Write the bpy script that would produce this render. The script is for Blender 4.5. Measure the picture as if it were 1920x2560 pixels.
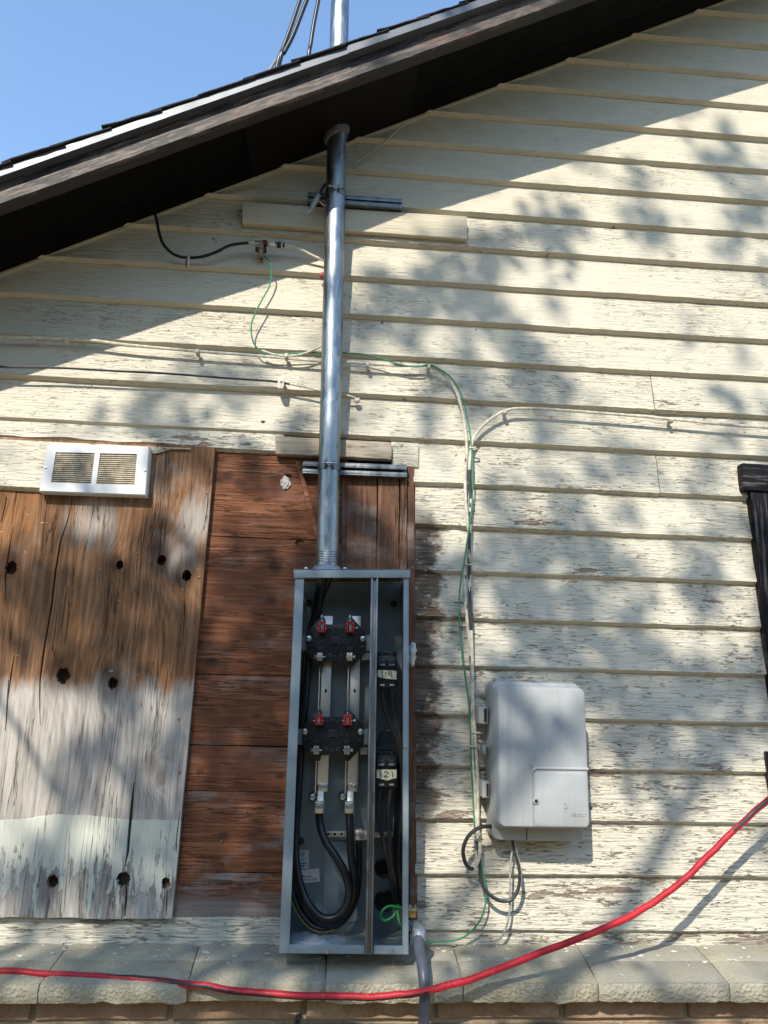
import bpy, bmesh, math, random
from mathutils import Vector, Matrix, noise as mnoise
R = math.radians
random.seed(7)
scene = bpy.context.scene
for o in list(bpy.data.objects): bpy.data.objects.remove(o)
col = scene.collection

# ------------------------------------------------------------------ camera, sky, sun, exposure
EZ = 1.60                     # eye height
CD = 1.8838                   # camera distance from the wall plane (y = 0)
FPX = 1850.0                  # focal length in pixels of the 1920 x 2560 photograph
PITCH, ROLL, YAW = R(13.323), R(1.548), R(-4.120)

def cam_dir(x, y, z):         # camera frame (x right, y forward, z up) -> world
    c, s = math.cos(ROLL), math.sin(ROLL); x, z = c*x - s*z, s*x + c*z
    c, s = math.cos(PITCH), math.sin(PITCH); y, z = c*y - s*z, s*y + c*z
    c, s = math.cos(YAW), math.sin(YAW); x, y = c*x - s*y, s*x + c*y
    return Vector((x, y, z))

def P(px, py, Y=0.0):         # a measured image point, placed on the real plane y = Y
    d = cam_dir((px-960)/FPX, 1.0, -(py-1280)/FPX)
    t = (Y+CD)/d.y
    return Vector((d.x*t, Y, EZ + d.z*t))

cam_data = bpy.data.cameras.new('camera'); cam = bpy.data.objects.new('camera', cam_data); col.objects.link(cam)
m = Matrix((cam_dir(1,0,0), cam_dir(0,0,1), -cam_dir(0,1,0))).transposed().to_4x4()
m.translation = (0, -CD, EZ); cam.matrix_world = m
cam_data.sensor_fit = 'VERTICAL'; cam_data.sensor_height = 36.0; cam_data.lens = 36.0*FPX/2560
cam_data.clip_start = 0.02; cam_data.clip_end = 2000
scene.camera = cam
scene.render.resolution_x, scene.render.resolution_y = 768, 1024

SA, SB = 0.40, 0.88           # sunlight travels (SA, 1, -SB)
sun_travel = Vector((SA, 1.0, -SB)).normalized()
elev = math.asin(-sun_travel.z)
w = bpy.data.worlds.new('World'); scene.world = w; w.use_nodes = True
wn = w.node_tree.nodes; wn.clear()
sky = wn.new('ShaderNodeTexSky'); sky.sky_type = 'NISHITA'; sky.sun_disc = False
sky.sun_elevation = elev; sky.sun_rotation = math.atan2(-SA, -1.0)
sky.air_density = 1.5; sky.dust_density = 0.5; sky.ozone_density = 4.5
bg = wn.new('ShaderNodeBackground'); bg.inputs['Strength'].default_value = 0.145
wo = wn.new('ShaderNodeOutputWorld')
w.node_tree.links.new(sky.outputs[0], bg.inputs[0]); w.node_tree.links.new(bg.outputs[0], wo.inputs[0])
ld = bpy.data.lights.new('sun', 'SUN'); ld.energy = 3.2; ld.angle = R(0.53); ld.color = (1.0, 0.93, 0.82)
so = bpy.data.objects.new('sun', ld); col.objects.link(so)
so.rotation_euler = sun_travel.to_track_quat('-Z', 'Y').to_euler(); so.location = (-3, -6, 8)
scene.cycles.max_bounces = 6; scene.cycles.diffuse_bounces = 3; scene.cycles.glossy_bounces = 3; scene.cycles.transparent_max_bounces = 6
scene.view_settings.view_transform = 'Standard'; scene.view_settings.look = 'None'
scene.view_settings.exposure = 1.0; scene.view_settings.gamma = 1.0; scene.view_settings.use_curve_mapping = False

# ------------------------------------------------------------------ node helper
class NT:
    def __init__(s, name):
        s.m = bpy.data.materials.new(name); s.m.use_nodes = True
        s.t = s.m.node_tree; s.t.nodes.clear()
        s.out = s.t.nodes.new('ShaderNodeOutputMaterial')
        s._tc = None
    def put(s, sock, v):
        if isinstance(v, bpy.types.NodeSocket): s.t.links.new(v, sock)
        elif v is not None:
            if hasattr(sock.default_value, '__len__'):
                if not hasattr(v, '__len__'): v = (v,)*len(sock.default_value)
                v = tuple(v)
                if len(sock.default_value) == 4 and len(v) == 3: v = v + (1,)
            sock.default_value = v
    def co(s):
        if s._tc is None: s._tc = s.t.nodes.new('ShaderNodeTexCoord').outputs['Object']
        return s._tc
    def rnd(s):
        return s.t.nodes.new('ShaderNodeObjectInfo').outputs['Random']
    def vm(s, op, a, b=None):
        n = s.t.nodes.new('ShaderNodeVectorMath'); n.operation = op
        s.put(n.inputs[0], a); 
        if b is not None: s.put(n.inputs[1], b)
        return n.outputs['Value'] if op in ('DISTANCE','LENGTH','DOT_PRODUCT') else n.outputs[0]
    def ma(s, op, a, b=None, c=None, clamp=False):
        n = s.t.nodes.new('ShaderNodeMath'); n.operation = op; n.use_clamp = clamp
        s.put(n.inputs[0], a)
        if b is not None: s.put(n.inputs[1], b)
        if c is not None: s.put(n.inputs[2], c)
        return n.outputs[0]
    def sep(s, v):
        n = s.t.nodes.new('ShaderNodeSeparateXYZ'); s.put(n.inputs[0], v); return n.outputs
    def comb(s, x, y, z):
        n = s.t.nodes.new('ShaderNodeCombineXYZ')
        for i, q in enumerate((x, y, z)): s.put(n.inputs[i], q)
        return n.outputs[0]
    def mr(s, v, a, b, c=0.0, d=1.0, smooth=False):
        n = s.t.nodes.new('ShaderNodeMapRange'); n.clamp = True
        if smooth: n.interpolation_type = 'SMOOTHSTEP'
        for i, q in enumerate((v, a, b, c, d)): s.put(n.inputs[i], q)
        return n.outputs[0]
    def noise(s, vec, scale=1.0, detail=2.0, rough=0.5, dist=0.0):
        n = s.t.nodes.new('ShaderNodeTexNoise')
        s.put(n.inputs['Vector'], vec); s.put(n.inputs['Scale'], scale); n.inputs['Detail'].default_value = detail
        n.inputs['Roughness'].default_value = rough; n.inputs['Distortion'].default_value = dist
        return n.outputs[0]
    def voro(s, vec, scale, feature='F1', out='Distance', rand=1.0):
        n = s.t.nodes.new('ShaderNodeTexVoronoi'); n.feature = feature
        s.put(n.inputs['Vector'], vec); s.put(n.inputs['Scale'], scale); n.inputs['Randomness'].default_value = rand
        return n.outputs[out]
    def mix(s, f, a, b, mode='MIX'):
        n = s.t.nodes.new('ShaderNodeMix'); n.data_type = 'RGBA'; n.blend_type = mode
        s.put(n.inputs[0], f); s.put(n.inputs[6], a); s.put(n.inputs[7], b)
        return n.outputs[2]
    def ramp(s, v, pts):
        n = s.t.nodes.new('ShaderNodeValToRGB'); s.put(n.inputs[0], v)
        el = n.color_ramp.elements
        while len(el) < len(pts): el.new(0.5)
        for e, (p, c) in zip(el, pts): e.position = p; e.color = tuple(c) + (1,)
        return n.outputs[0]
    def bump(s, h, strength=1.0, dist=0.002, nrm=None):
        n = s.t.nodes.new('ShaderNodeBump'); n.inputs['Strength'].default_value = strength
        n.inputs['Distance'].default_value = dist; s.put(n.inputs['Height'], h)
        if nrm is not None: s.put(n.inputs['Normal'], nrm)
        return n.outputs[0]
    def done(s, base, rough=0.7, metal=0.0, nrm=None, spec=0.5, **kw):
        b = s.t.nodes.new('ShaderNodeBsdfPrincipled')
        s.put(b.inputs['Base Color'], base); s.put(b.inputs['Roughness'], rough); s.put(b.inputs['Metallic'], metal)
        s.put(b.inputs['Specular IOR Level'], spec)
        if nrm is not None: s.put(b.inputs['Normal'], nrm)
        for k, v in kw.items(): s.put(b.inputs[k.replace('_', ' ')], v)
        s.t.links.new(b.outputs[0], s.out.inputs[0])
        return s.m

M = {}
def plain(name, c, rough=0.6, metal=0.0, spec=0.5, var=0.12, scale=60.0, bump=0.0):
    n = NT(name); f = n.noise(n.co(), scale, 4, 0.6)
    c2 = tuple(max(0, x*(1-var*2.2)) for x in c); c1 = tuple(min(1, x*(1+var)) for x in c)
    base = n.mix(n.mr(f, .3, .7), c2, c1)
    r = n.mr(n.noise(n.co(), scale*0.7, 3), .3, .7, rough*0.85, min(1, rough*1.15))
    nr = n.bump(f, bump, 0.001) if bump else None
    M[name] = n.done(base, r, metal, nr, spec); return M[name]

# ---- peeling paint on lap siding
def mat_siding(name, cream=(0.575,0.525,0.405), dz0=3.30, dz1=1.15, w0=-.06, w1=0.62, extra=0.0, stripped=False):
    n = NT(name); co = n.co(); rn = n.rnd()
    off = n.comb(n.ma('MULTIPLY', rn, 53.0), 0.0, n.ma('MULTIPLY', rn, 17.0))
    c2 = n.vm('ADD', co, off)
    x, y, z = n.sep(co)
    big = n.noise(n.vm('MULTIPLY', c2, (1.9,1.9,4.5)), 1.0, 3, .6)
    wear = n.ma('ADD', n.mr(z, dz0, dz1, w0, w1), n.mr(big, .3, .7, -.45, .42))
    if extra: wear = n.ma('ADD', wear, extra)
    # horizontal hair cracks along the grain, broken into dashes
    a = n.noise(n.vm('MULTIPLY', c2, (13,13,185)), 1.0, 3, .55, .25)
    ln = n.ma('ABSOLUTE', n.ma('SUBTRACT', a, .5))
    ck = n.ma('SUBTRACT', 1.0, n.ma('DIVIDE', ln, n.mr(wear, 0.05, .75, .007, .020)), clamp=True)
    gn = n.noise(n.vm('MULTIPLY', c2, (17,17,60)), 1.0, 3, .6)
    ck = n.ma('MULTIPLY', ck, n.ma('MULTIPLY', n.mr(gn, .44, .58), n.mr(wear, -.05, .50, .12, 1)))
    # blocky checking: short uprights between the grain cracks
    vo = n.voro(n.vm('MULTIPLY', n.vm('ADD', c2, n.comb(n.ma('MULTIPLY', a, .02), 0, n.ma('MULTIPLY', gn, .012))), (62,62,150)), 1.0, 'DISTANCE_TO_EDGE')
    al = n.ma('MULTIPLY', n.mr(vo, .012, .050, 1, 0), n.ma('MULTIPLY', n.mr(big, .46, .60), n.mr(wear, .10, .45, 0, .5)))
    # flaked patches
    pn = n.noise(n.vm('MULTIPLY', c2, (7,7,38)), 1.0, 7, .70, .2)
    T = n.mr(wear, 0.0, 1.0, .77, .50)
    peel = n.mr(pn, T, n.ma('ADD', T, .012))
    if stripped:   # dirty margin where something used to be fixed beside the brown boards
        edge = n.noise(n.vm('MULTIPLY', co, (11,11,19)), 1.0, 6, .66)
        xe = n.ma('SUBTRACT', x, n.ma('MULTIPLY', n.ma('SUBTRACT', edge, .5), .17))
        strip = n.ma('MULTIPLY', n.mr(xe, .288, .268), n.ma('MULTIPLY', n.mr(z, 2.07, 2.0), n.mr(z, 1.26, 1.36)))
        sp3 = n.mr(n.noise(n.vm('MULTIPLY', co, (34,34,80)), 1.0, 5, .7), .36, .42)
        peel = n.ma('MAXIMUM', peel, n.ma('MULTIPLY', strip, sp3))
    cr2 = tuple(c*k for c, k in zip(cream, (.84,.85,.88)))
    paint = n.mix(n.mr(gn, .3, .7), cr2, cream)
    paint = n.mix(n.mr(z, 2.9, 1.5, 0, 1), paint, n.mix(.35, paint, tuple(c*k for c, k in zip(cream, (.96,1.01,1.12)))))  # warm bounce near the eave painted in: cream yellower above, greyer below
    paint = n.mix(n.mr(big, .62, .74, 0, .22), paint, (.46,.34,.19))
    spot = n.noise(n.vm('MULTIPLY', co, (55,55,70)), 1.0, 2, .7)
    paint = n.mix(n.mr(spot, .72, .76), paint, (.13,.095,.06))
    gr = n.noise(n.vm('MULTIPLY', c2, (10,10,190)), 1.0, 3, .6)
    wood = n.ramp(gr, [(.25,(.16,.135,.11)), (.5,(.285,.25,.21)), (.75,(.39,.355,.305))])
    wood = n.mix(n.mr(big, .45, .58), wood, n.mix(.5, wood, (.20,.12,.075)))
    if stripped:
        dk = n.ramp(edge, [(.3,(.018,.013,.010)), (.52,(.075,.05,.034)), (.75,(.20,.145,.085))])
        wood = n.mix(strip, wood, n.mix(n.mr(gr, .35, .75, 0, .55), dk, wood, 'MIX'))
        paint = n.mix(n.ma('MULTIPLY', strip, .7), paint, (.33,.26,.165))
    base = n.mix(peel, paint, wood)
    cracks = n.ma('MULTIPLY', n.ma('MAXIMUM', ck, al), n.ma('SUBTRACT', 1.0, n.ma('MULTIPLY', peel, .7)))
    base = n.mix(n.ma('MULTIPLY', cracks, .78), base, (.12,.095,.068))
    # relief: thickness of the paint film, raised grain
    h = n.ma('SUBTRACT', n.ma('MULTIPLY', gr, .6), n.ma('ADD', peel, n.ma('MULTIPLY', ck, 1.2)))
    h = n.ma('ADD', h, n.ma('MULTIPLY', a, n.mr(wear, -.1, .5, .6, 1.8)))
    M[name] = n.done(base, n.mr(peel, 0, 1, .62, .9), 0, n.bump(h, 1.0, 0.0030), .35)
    return M[name]

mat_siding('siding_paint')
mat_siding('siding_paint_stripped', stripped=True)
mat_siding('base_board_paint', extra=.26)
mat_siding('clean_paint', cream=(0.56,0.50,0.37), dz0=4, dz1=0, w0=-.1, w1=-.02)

# ---- bare brown boards, grain along 'x' or 'z'
def mat_wood(name, axis='x', dark=(.055,.020,.011), mid=(.155,.058,.028), light=(.30,.128,.062), grey=.25, zgrey=None):
    n = NT(name); co = n.co(); rn = n.rnd()
    c2 = n.vm('ADD', co, n.comb(n.ma('MULTIPLY', rn, 31.0), 0, n.ma('MULTIPLY', rn, 19.0)))
    s1 = (5,5,120) if axis == 'x' else (120,5,5)
    s2 = (2.2,2,17) if axis == 'x' else (17,2,2.2)
    s3 = (9,9,330) if axis == 'x' else (330,9,9)
    g1 = n.noise(n.vm('MULTIPLY', c2, s1), 1.0, 6, .65, .3)
    g2 = n.noise(n.vm('MULTIPLY', c2, s2), 1.0, 5, .6, .6)
    g3 = n.noise(n.vm('MULTIPLY', c2, s3), 1.0, 2, .5)
    v = n.ma('ADD', n.ma('ADD', n.ma('MULTIPLY', g1, .45), n.ma('MULTIPLY', g2, .38)), n.ma('MULTIPLY', g3, .17))
    base = n.ramp(v, [(.32,dark), (.48,mid), (.68,light)])
    gm = n.mr(n.noise(n.vm('MULTIPLY', c2, (4,4,9)), 1.0, 6, .7), .52, .66)
    if zgrey is not None:
        gm = n.ma('MAXIMUM', gm, n.mr(n.ma('ADD', n.sep(co)[2], n.ma('MULTIPLY', n.ma('SUBTRACT', g2, .5), .12)), zgrey[0], zgrey[1]))
    gc = n.mix(g1, (.16,.135,.12), (.36,.33,.30))
    base = n.mix(n.ma('MULTIPLY', gm, grey), base, gc)
    # fine checks and scattered pale spots of old paint
    ck = n.mr(n.ma('ABSOLUTE', n.ma('SUBTRACT', g1, .5)), .0, .020, 1, 0)
    ck = n.ma('MULTIPLY', ck, n.mr(g2, .45, .6))
    base = n.mix(n.ma('MULTIPLY', ck, .75), base, (.018,.010,.007))
    fl = n.mr(n.noise(n.vm('MULTIPLY', c2, (38,38,60) if axis=='x' else (60,38,38)), 1.0, 4, .7), .735, .755)
    base = n.mix(n.ma('MULTIPLY', fl, .8), base, (.52,.49,.42))
    if axis == 'x' and 'plank' in name:
        for (px, py, r_) in ((690,1417,.013),(680,1500,.010),(678,1585,.012),(530,1656,.011),(640,1790,.008),(600,1210,.012),(570,1190,.010),(560,2090,.010),(700,1940,.008),(500,1930,.007)):
            p = P(px, py, -.012)
            d = n.vm('DISTANCE', n.vm('MULTIPLY', co, (.72,0,1)), (p.x*.72, 0, p.z))
            rg = n.ma('SINE', n.ma('MULTIPLY', n.ma('ADD', d, n.ma('MULTIPLY', g2, .004)), 6.283/(r_*.34)))
            k = n.mr(d, r_*.5, r_*1.5, .85, 0, True)
            base = n.mix(k, base, n.mix(n.mr(rg, -1, 1), (.018,.009,.006), (.11,.05,.03)))
    h = n.ma('ADD', n.ma('MULTIPLY', g1, 1.0), n.ma('MULTIPLY', g3, .5))
    h = n.ma('SUBTRACT', h, n.ma('MULTIPLY', ck, .8))
    nr = n.bump(h, 1.0, 0.0022)
    M[name] = n.done(base, .78, 0, nr, .25); return M[name]
mat_wood('brown_plank', 'x', zgrey=(1.14,1.085), grey=.8)
mat_wood('brown_plank_mid', 'x', grey=.30)
mat_wood('brown_board_upright', 'z', dark=(.05,.024,.015), mid=(.13,.062,.036), light=(.24,.125,.07), grey=.5)
mat_wood('old_trim', 'x', dark=(.16,.12,.09), mid=(.34,.29,.22), light=(.52,.47,.37), grey=.6)
# ---- black weathered paint (window trim) and dark brown roof timber
def mat_black_wood(name, axis='z', c0=(.002,.002,.0025), c1=(.006,.006,.007), c2=(.10,.09,.093), amount=.60):
    n = NT(name); co = n.co()
    s1 = (150,20,7) if axis == 'z' else (7,20,150)
    g = n.noise(n.vm('MULTIPLY', co, s1), 1.0, 5, .65, .2)
    b = n.noise(n.vm('MULTIPLY', co, (8,8,8)), 1.0, 4, .6)
    base = n.mix(n.mr(b, .3, .7), c0, c1)
    wv = n.ma('ADD', n.ma('MULTIPLY', g, .75), n.ma('MULTIPLY', b, .25))
    base = n.mix(n.mr(wv, amount-.06, amount+.05), base, c2)
    M[name] = n.done(base, .55, 0, n.bump(g, 1.0, .0025), .15); return M[name]
mat_black_wood('black_trim', 'z')
mat_black_wood('black_trim_head', 'x')

def mat_barge():
    n = NT('barge_paint'); co = n.co(); x, y, z = n.sep(co)
    k = 1/math.sqrt(1+.537**2)
    u = n.ma('ADD', n.ma('MULTIPLY', x, k), n.ma('MULTIPLY', z, .537*k))
    v = n.ma('SUBTRACT', n.ma('MULTIPLY', z, k), n.ma('MULTIPLY', x, .537*k))
    c = n.comb(u, y, v)
    g = n.noise(n.vm('MULTIPLY', c, (13,40,130)), 1.0, 7, .72, .3)
    b = n.noise(n.vm('MULTIPLY', c, (4,4,16)), 1.0, 5, .65)
    worn = n.ma('ADD', n.ma('MULTIPLY', g, .55), n.ma('MULTIPLY', b, .45))
    front = n.mr(y, -.285, -.295)                      # bare only on the weathered outer face
    wood = n.ramp(g, [(.28,(.018,.012,.010)), (.48,(.070,.048,.038)), (.70,(.20,.155,.125))])
    wood = n.mix(n.mr(n.noise(n.vm('MULTIPLY', c, (9,9,30)), 1.0, 3), .58, .7), wood  , (.12,.05,.028))
    paint = n.mix(b, (.012,.009,.0085), (.022,.017,.016))
    base = n.mix(n.ma('MULTIPLY', front, n.mr(worn, .47, .515)), paint, wood)
    M['barge_paint'] = n.done(base, .5, 0, n.bump(g, 1.0, .0025), .4)
mat_barge()
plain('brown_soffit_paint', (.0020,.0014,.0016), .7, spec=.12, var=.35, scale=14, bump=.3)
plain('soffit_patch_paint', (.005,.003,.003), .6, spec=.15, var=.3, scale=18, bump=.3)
plain('shingle_grit', (.022,.022,.024), .95, var=.5, scale=420, bump=.6)
plain('drip_steel', (.10,.112,.13), .45, 0.3, var=.06, scale=9)

# ---- the large weathered sheet: contour grain that runs round its knots
KNOTS = [(15,1415,.030,.020),(291,1407,.014,.0),(397,1395,.028,.016),(461,1434,.026,.016),(146,1688,.030,.022),(272,1708,.026,.017),
         (118,2213,.026,.017),(300,2208,.030,.020),(408,2217,.024,.015),(376,1912,.016,0.0),(400,1945,.012,0.0)]
def mat_panel():
    n = NT('weathered_ply'); co = n.co(); x, y, z = n.sep(co)
    warp = n.noise(n.vm('MULTIPLY', co, (5,5,1.1)), 1.0, 4, .55)
    fld = n.ma('ADD', n.ma('MULTIPLY', x, 62.0), n.ma('MULTIPLY', warp, 9.0))
    kd = None
    for (px, py, s, h) in KNOTS:
        p = P(px, py, -.03)
        d = n.vm('DISTANCE', n.vm('MULTIPLY', co, (1,0,.62)), (p.x, 0, p.z*.62))
        e = n.ma('POWER', 2.718, n.ma('MULTIPLY', n.ma('MULTIPLY', d, d), -1.0/(2*(s*1.5)**2)))
        fld = n.ma('ADD', fld, n.ma('MULTIPLY', e, 2.6))
        k = n.mr(d, s*.55, s*1.5, 1, 0, True)
        kd = k if kd is None else n.ma('MAXIMUM', kd, k)
    band = n.ma('ADD', n.ma('MULTIPLY', n.ma('SINE', n.ma('MULTIPLY', fld, 6.283)), .5), .5)
    fine = n.noise(n.vm('MULTIPLY', n.vm('ADD', co, n.comb(n.ma('MULTIPLY', warp, .05), 0, 0)), (210,20,6)), 1.0, 5, .7, .05)
    med = n.noise(n.vm('MULTIPLY', co, (46,20,4.5)), 1.0, 6, .7, .2)
    v = n.ma('ADD', n.ma('ADD', n.ma('MULTIPLY', band, .05), n.ma('MULTIPLY', fine, .52)), n.ma('MULTIPLY', med, .45))
    brown = n.ramp(v, [(.30,(.050,.025,.013)), (.48,(.150,.074,.036)), (.68,(.31,.175,.095))])
    grey = n.ramp(v, [(.30,(.13,.112,.095)), (.48,(.34,.308,.27)), (.68,(.52,.485,.435))])
    zn = n.ma('ADD', z, n.ma('ADD', n.ma('MULTIPLY', n.ma('SUBTRACT', n.noise(n.vm('MULTIPLY', co, (24,9,6)), 1.0, 6, .7), .5), .12), n.ma('MULTIPLY', n.ma('SUBTRACT', fine, .5), .07)))
    zb = P(200,1712,-.03).z
    gm = n.mr(zn, zb+.022, zb-.022)
    patch = n.mr(n.noise(n.vm('MULTIPLY', co, (4,4,3.2)), 1.0, 4, .6), .54, .66)
    gm2 = n.ma('MAXIMUM', gm, n.ma('MULTIPLY', patch, .55))
    for (px, py, r) in ((235,1310,.070),(492,1305,.062),(455,1400,.045)):
        p = P(px, py, -.03)
        d = n.vm('DISTANCE', n.vm('MULTIPLY', co, (1,0,.8)), (p.x, 0, p.z*.8))
        d = n.ma('ADD', d, n.ma('ADD', n.ma('MULTIPLY', n.ma('SUBTRACT', med, .5), .13), n.ma('MULTIPLY', n.ma('SUBTRACT', fine, .5), .11)))
        gm2 = n.ma('MAXIMUM', gm2, n.mr(d, r, r*.45, 0, .78))
    base = n.mix(gm2, brown, grey)
    org = n.mr(n.noise(n.vm('MULTIPLY', co, (14,8,1.6)), 1.0, 3), .50, .64)
    base = n.mix(n.ma('MULTIPLY', n.ma('MULTIPLY', org, n.ma('SUBTRACT', 1.0, gm)), .42), base, (.36,.165,.062))
    base = n.mix(n.ma('MULTIPLY', kd, .72), base, n.mix(gm, (.045,.024,.016), (.17,.14,.12)))
    # mint paint along the bottom, flaking off upwards from the lower edge
    zp = P(200,2045,-.03).z
    pm = n.mr(n.ma('ADD', z, n.ma('MULTIPLY', n.ma('SUBTRACT', n.noise(n.vm('MULTIPLY', co, (6,6,3)), 1.0, 2), .5), .05)), zp+.001, zp-.001)
    flk = n.noise(n.vm('MULTIPLY', co, (46,40,10)), 1.0, 7, .70, .2)
    tz = n.mr(z, zp-.01, zp-.20, .66, .42)
    pm = n.ma('MULTIPLY', pm, n.mr(flk, n.ma('ADD', tz, .015), tz))
    base = n.mix(pm, base, n.mix(med, (.44,.45,.385), (.53,.535,.46)))
    # pale torn fibres and dark checks
    tf = n.mr(n.noise(n.vm('MULTIPLY', co, (26,20,150)), 1.0, 3, .6), .735, .75)
    base = n.mix(n.ma('MULTIPLY', tf, n.ma('SUBTRACT', 1.0, gm)), base, (.58,.47,.33))
    ck = n.mr(n.ma('ABSOLUTE', n.ma('SUBTRACT', n.noise(n.vm('MULTIPLY', co, (52,20,2.2)), 1.0, 4, .55), .5)), .0, .011, 1, 0)
    ck = n.ma('MULTIPLY', ck, n.mr(n.noise(n.vm('MULTIPLY', co, (15,9,3.5)), 1.0, 3), .44, .52))
    base = n.mix(n.ma('MULTIPLY', ck, .72), base, n.mix(gm, (.03,.016,.010), (.10,.085,.07)))
    h = n.ma('ADD', n.ma('MULTIPLY', fine, .9), n.ma('MULTIPLY', band, .10))
    h = n.ma('ADD', h, n.ma('MULTIPLY', pm, .6)); h = n.ma('SUBTRACT', h, n.ma('MULTIPLY', ck, 1.0))
    M['weathered_ply'] = n.done(base, .82, 0, n.bump(h, 1.0, .0022), .2)
mat_panel()

# ---- masonry
def mat_stone():
    n = NT('sill_stone'); co = n.co(); rn = n.rnd()
    c2 = n.vm('ADD', co, n.comb(n.ma('MULTIPLY', rn, 9), 0, 0))
    a = n.noise(c2, 9, 6, .65); b = n.noise(c2, 160, 4, .7); c = n.noise(c2, 420, 2)
    v = n.ma('ADD', n.ma('MULTIPLY', a, .6), n.ma('MULTIPLY', b, .4))
    base = n.ramp(v, [(.30,(.22,.20,.145)), (.5,(.37,.34,.25)), (.7,(.49,.45,.34))])
    gr = n.noise(c2, 4.5, 4, .6)
    base = n.mix(n.mr(gr, .46, .62, 0, .6), base, (.25,.245,.22))
    sp = n.mr(n.noise(c2, 95, 3, .6), .70, .74)
    base = n.mix(n.ma('MULTIPLY', sp, .7), base, (.06,.055,.05))
    wh = n.mr(n.noise(n.vm('MULTIPLY', c2, (40,40,40)), 1.0, 4, .7), .725, .74)
    base = n.mix(n.ma('MULTIPLY', wh, .7), base, (.62,.60,.53))
    y = n.sep(co)[1]
    rough_front = n.mr(y, -.195, -.201)
    h = n.ma('ADD', n.ma('MULTIPLY', b, .7), n.ma('MULTIPLY', c, .3))
    pits = n.voro(c2, 130, 'F1')
    h = n.ma('ADD', h, n.ma('MULTIPLY', n.ma('MULTIPLY', pits, rough_front), .6))
    M['sill_stone'] = n.done(base, .93, 0, n.bump(h, 1.0, .0055), .15)
mat_stone()
def mat_brick():
    n = NT('tan_brick'); co = n.co(); rn = n.rnd()
    c2 = n.vm('ADD', co, n.comb(n.ma('MULTIPLY', rn, 9), 0, 0))
    a = n.noise(c2, 13, 6, .65); b = n.noise(c2, 130, 4, .7)
    v = n.ma('ADD', n.ma('MULTIPLY', a, .6), n.ma('MULTIPLY', b, .4))
    base = n.ramp(v, [(.3,(.15,.095,.06)), (.5,(.27,.185,.115)), (.72,(.40,.31,.215))])
    base = n.mix(n.mr(rn, 0, 1, 0, .45), base, (.22,.125,.085))
    M['tan_brick'] = n.done(base, .95, 0, n.bump(v, 1.0, .004), .1)
    n = NT('mortar'); co = n.co(); b = n.noise(co, 110, 5, .7)
    M['mortar'] = n.done(n.mix(b, (.22,.17,.115), (.46,.38,.28)), .97, 0, n.bump(b, 1.0, .005), .1)
mat_brick()
def mat_ground():
    n = NT('yard_soil'); co = n.co(); a = n.noise(co, .8, 6, .6); b = n.noise(co, 25, 6, .7)
    soil = n.mix(b, (.25,.185,.115), (.44,.345,.225)); gr = n.mix(b, (.045,.07,.02), (.12,.16,.05))
    M['yard_soil'] = n.done(n.mix(n.mr(a, .54, .66), soil, gr), .97, 0, n.bump(b, 1.0, .03), .1)
mat_ground()

# ---- metals, plastics, cables
def mat_galv(name, c0=(.17,.19,.20), c1=(.37,.395,.41), rough=.38):
    n = NT(name); co = n.co()
    sp = n.voro(n.vm('MULTIPLY', co, (90,90,28)), 1.0, 'F1', 'Color')
    a = n.noise(n.vm('MULTIPLY', co, (40,40,5)), 1.0, 5, .65)
    st = n.noise(n.vm('MULTIPLY', co, (160,160,7)), 1.0, 4, .6)
    v = n.ma('ADD', n.ma('MULTIPLY', n.sep(sp)[0], .3), n.ma('MULTIPLY', a, .7))
    base = n.mix(n.mr(v, .25, .7), c0, c1)
    scr = n.mr(n.noise(n.vm('MULTIPLY', co, (120,120,22)), 1.0, 4, .7), .70, .76)
    base = n.mix(n.ma('MULTIPLY', scr, .7), base, (.10,.11,.12))
    r = n.mr(n.ma('ADD', n.ma('MULTIPLY', v, .5), n.ma('MULTIPLY', st, .5)), .3, .7, rough*.75, rough*1.5)
    M[name] = n.done(base, r, 1.0, n.bump(n.ma('ADD', st, n.ma('MULTIPLY', scr, -.6)), .35, .0008), .5)
mat_galv('galvanised_pipe')
mat_galv('zinc_channel', (.12,.13,.137), (.24,.255,.262), .45)
mat_galv('dull_zinc', (.16,.17,.175), (.27,.285,.295), .45)
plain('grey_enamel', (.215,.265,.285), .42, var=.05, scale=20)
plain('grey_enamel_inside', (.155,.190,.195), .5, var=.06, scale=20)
plain('aluminium_bar', (.62,.60,.56), .42, .9, var=.07, scale=30)
plain('tin_lug', (.60,.54,.43), .36, .9, var=.12, scale=120)
plain('steel_screw', (.66,.67,.67), .3, 1.0, var=.08, scale=200)
plain('black_moulding', (.006,.007,.008), .42, var=.15, scale=90)
plain('black_moulding_soft', (.014,.016,.020), .45, var=.12, scale=90)
plain('breaker_case', (.010,.011,.015), .38, var=.12, scale=90)
plain('breaker_print', (.16,.19,.26), .5)
plain('red_guard', (.46,.012,.018), .4, var=.12, scale=90)
plain('tape_cream', (.74,.72,.50), .55, var=.25, scale=300, bump=.5)
plain('ink', (.008,.008,.008), .7)
plain('paper_grey', (.42,.46,.47), .6, var=.05)
plain('paper_cream', (.62,.58,.52), .6, var=.05)
plain('cable_black', (.009,.009,.011), .33, var=.2, scale=40)
plain('cable_yellow', (.52,.43,.05), .45)
plain('breaker_wire', (.030,.029,.030), .5, var=.1)
plain('green_wire', (.035,.22,.105), .45, var=.15, scale=60)
plain('green_wire_bright', (.012,.26,.05), .35, var=.12)
plain('cream_cable', (.56,.52,.42), .6, var=.2, scale=90)
plain('grey_cable', (.30,.30,.28), .6, var=.2, scale=90)
plain('worn_black_cable', (.028,.028,.030), .5, var=.3, scale=120)
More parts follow.
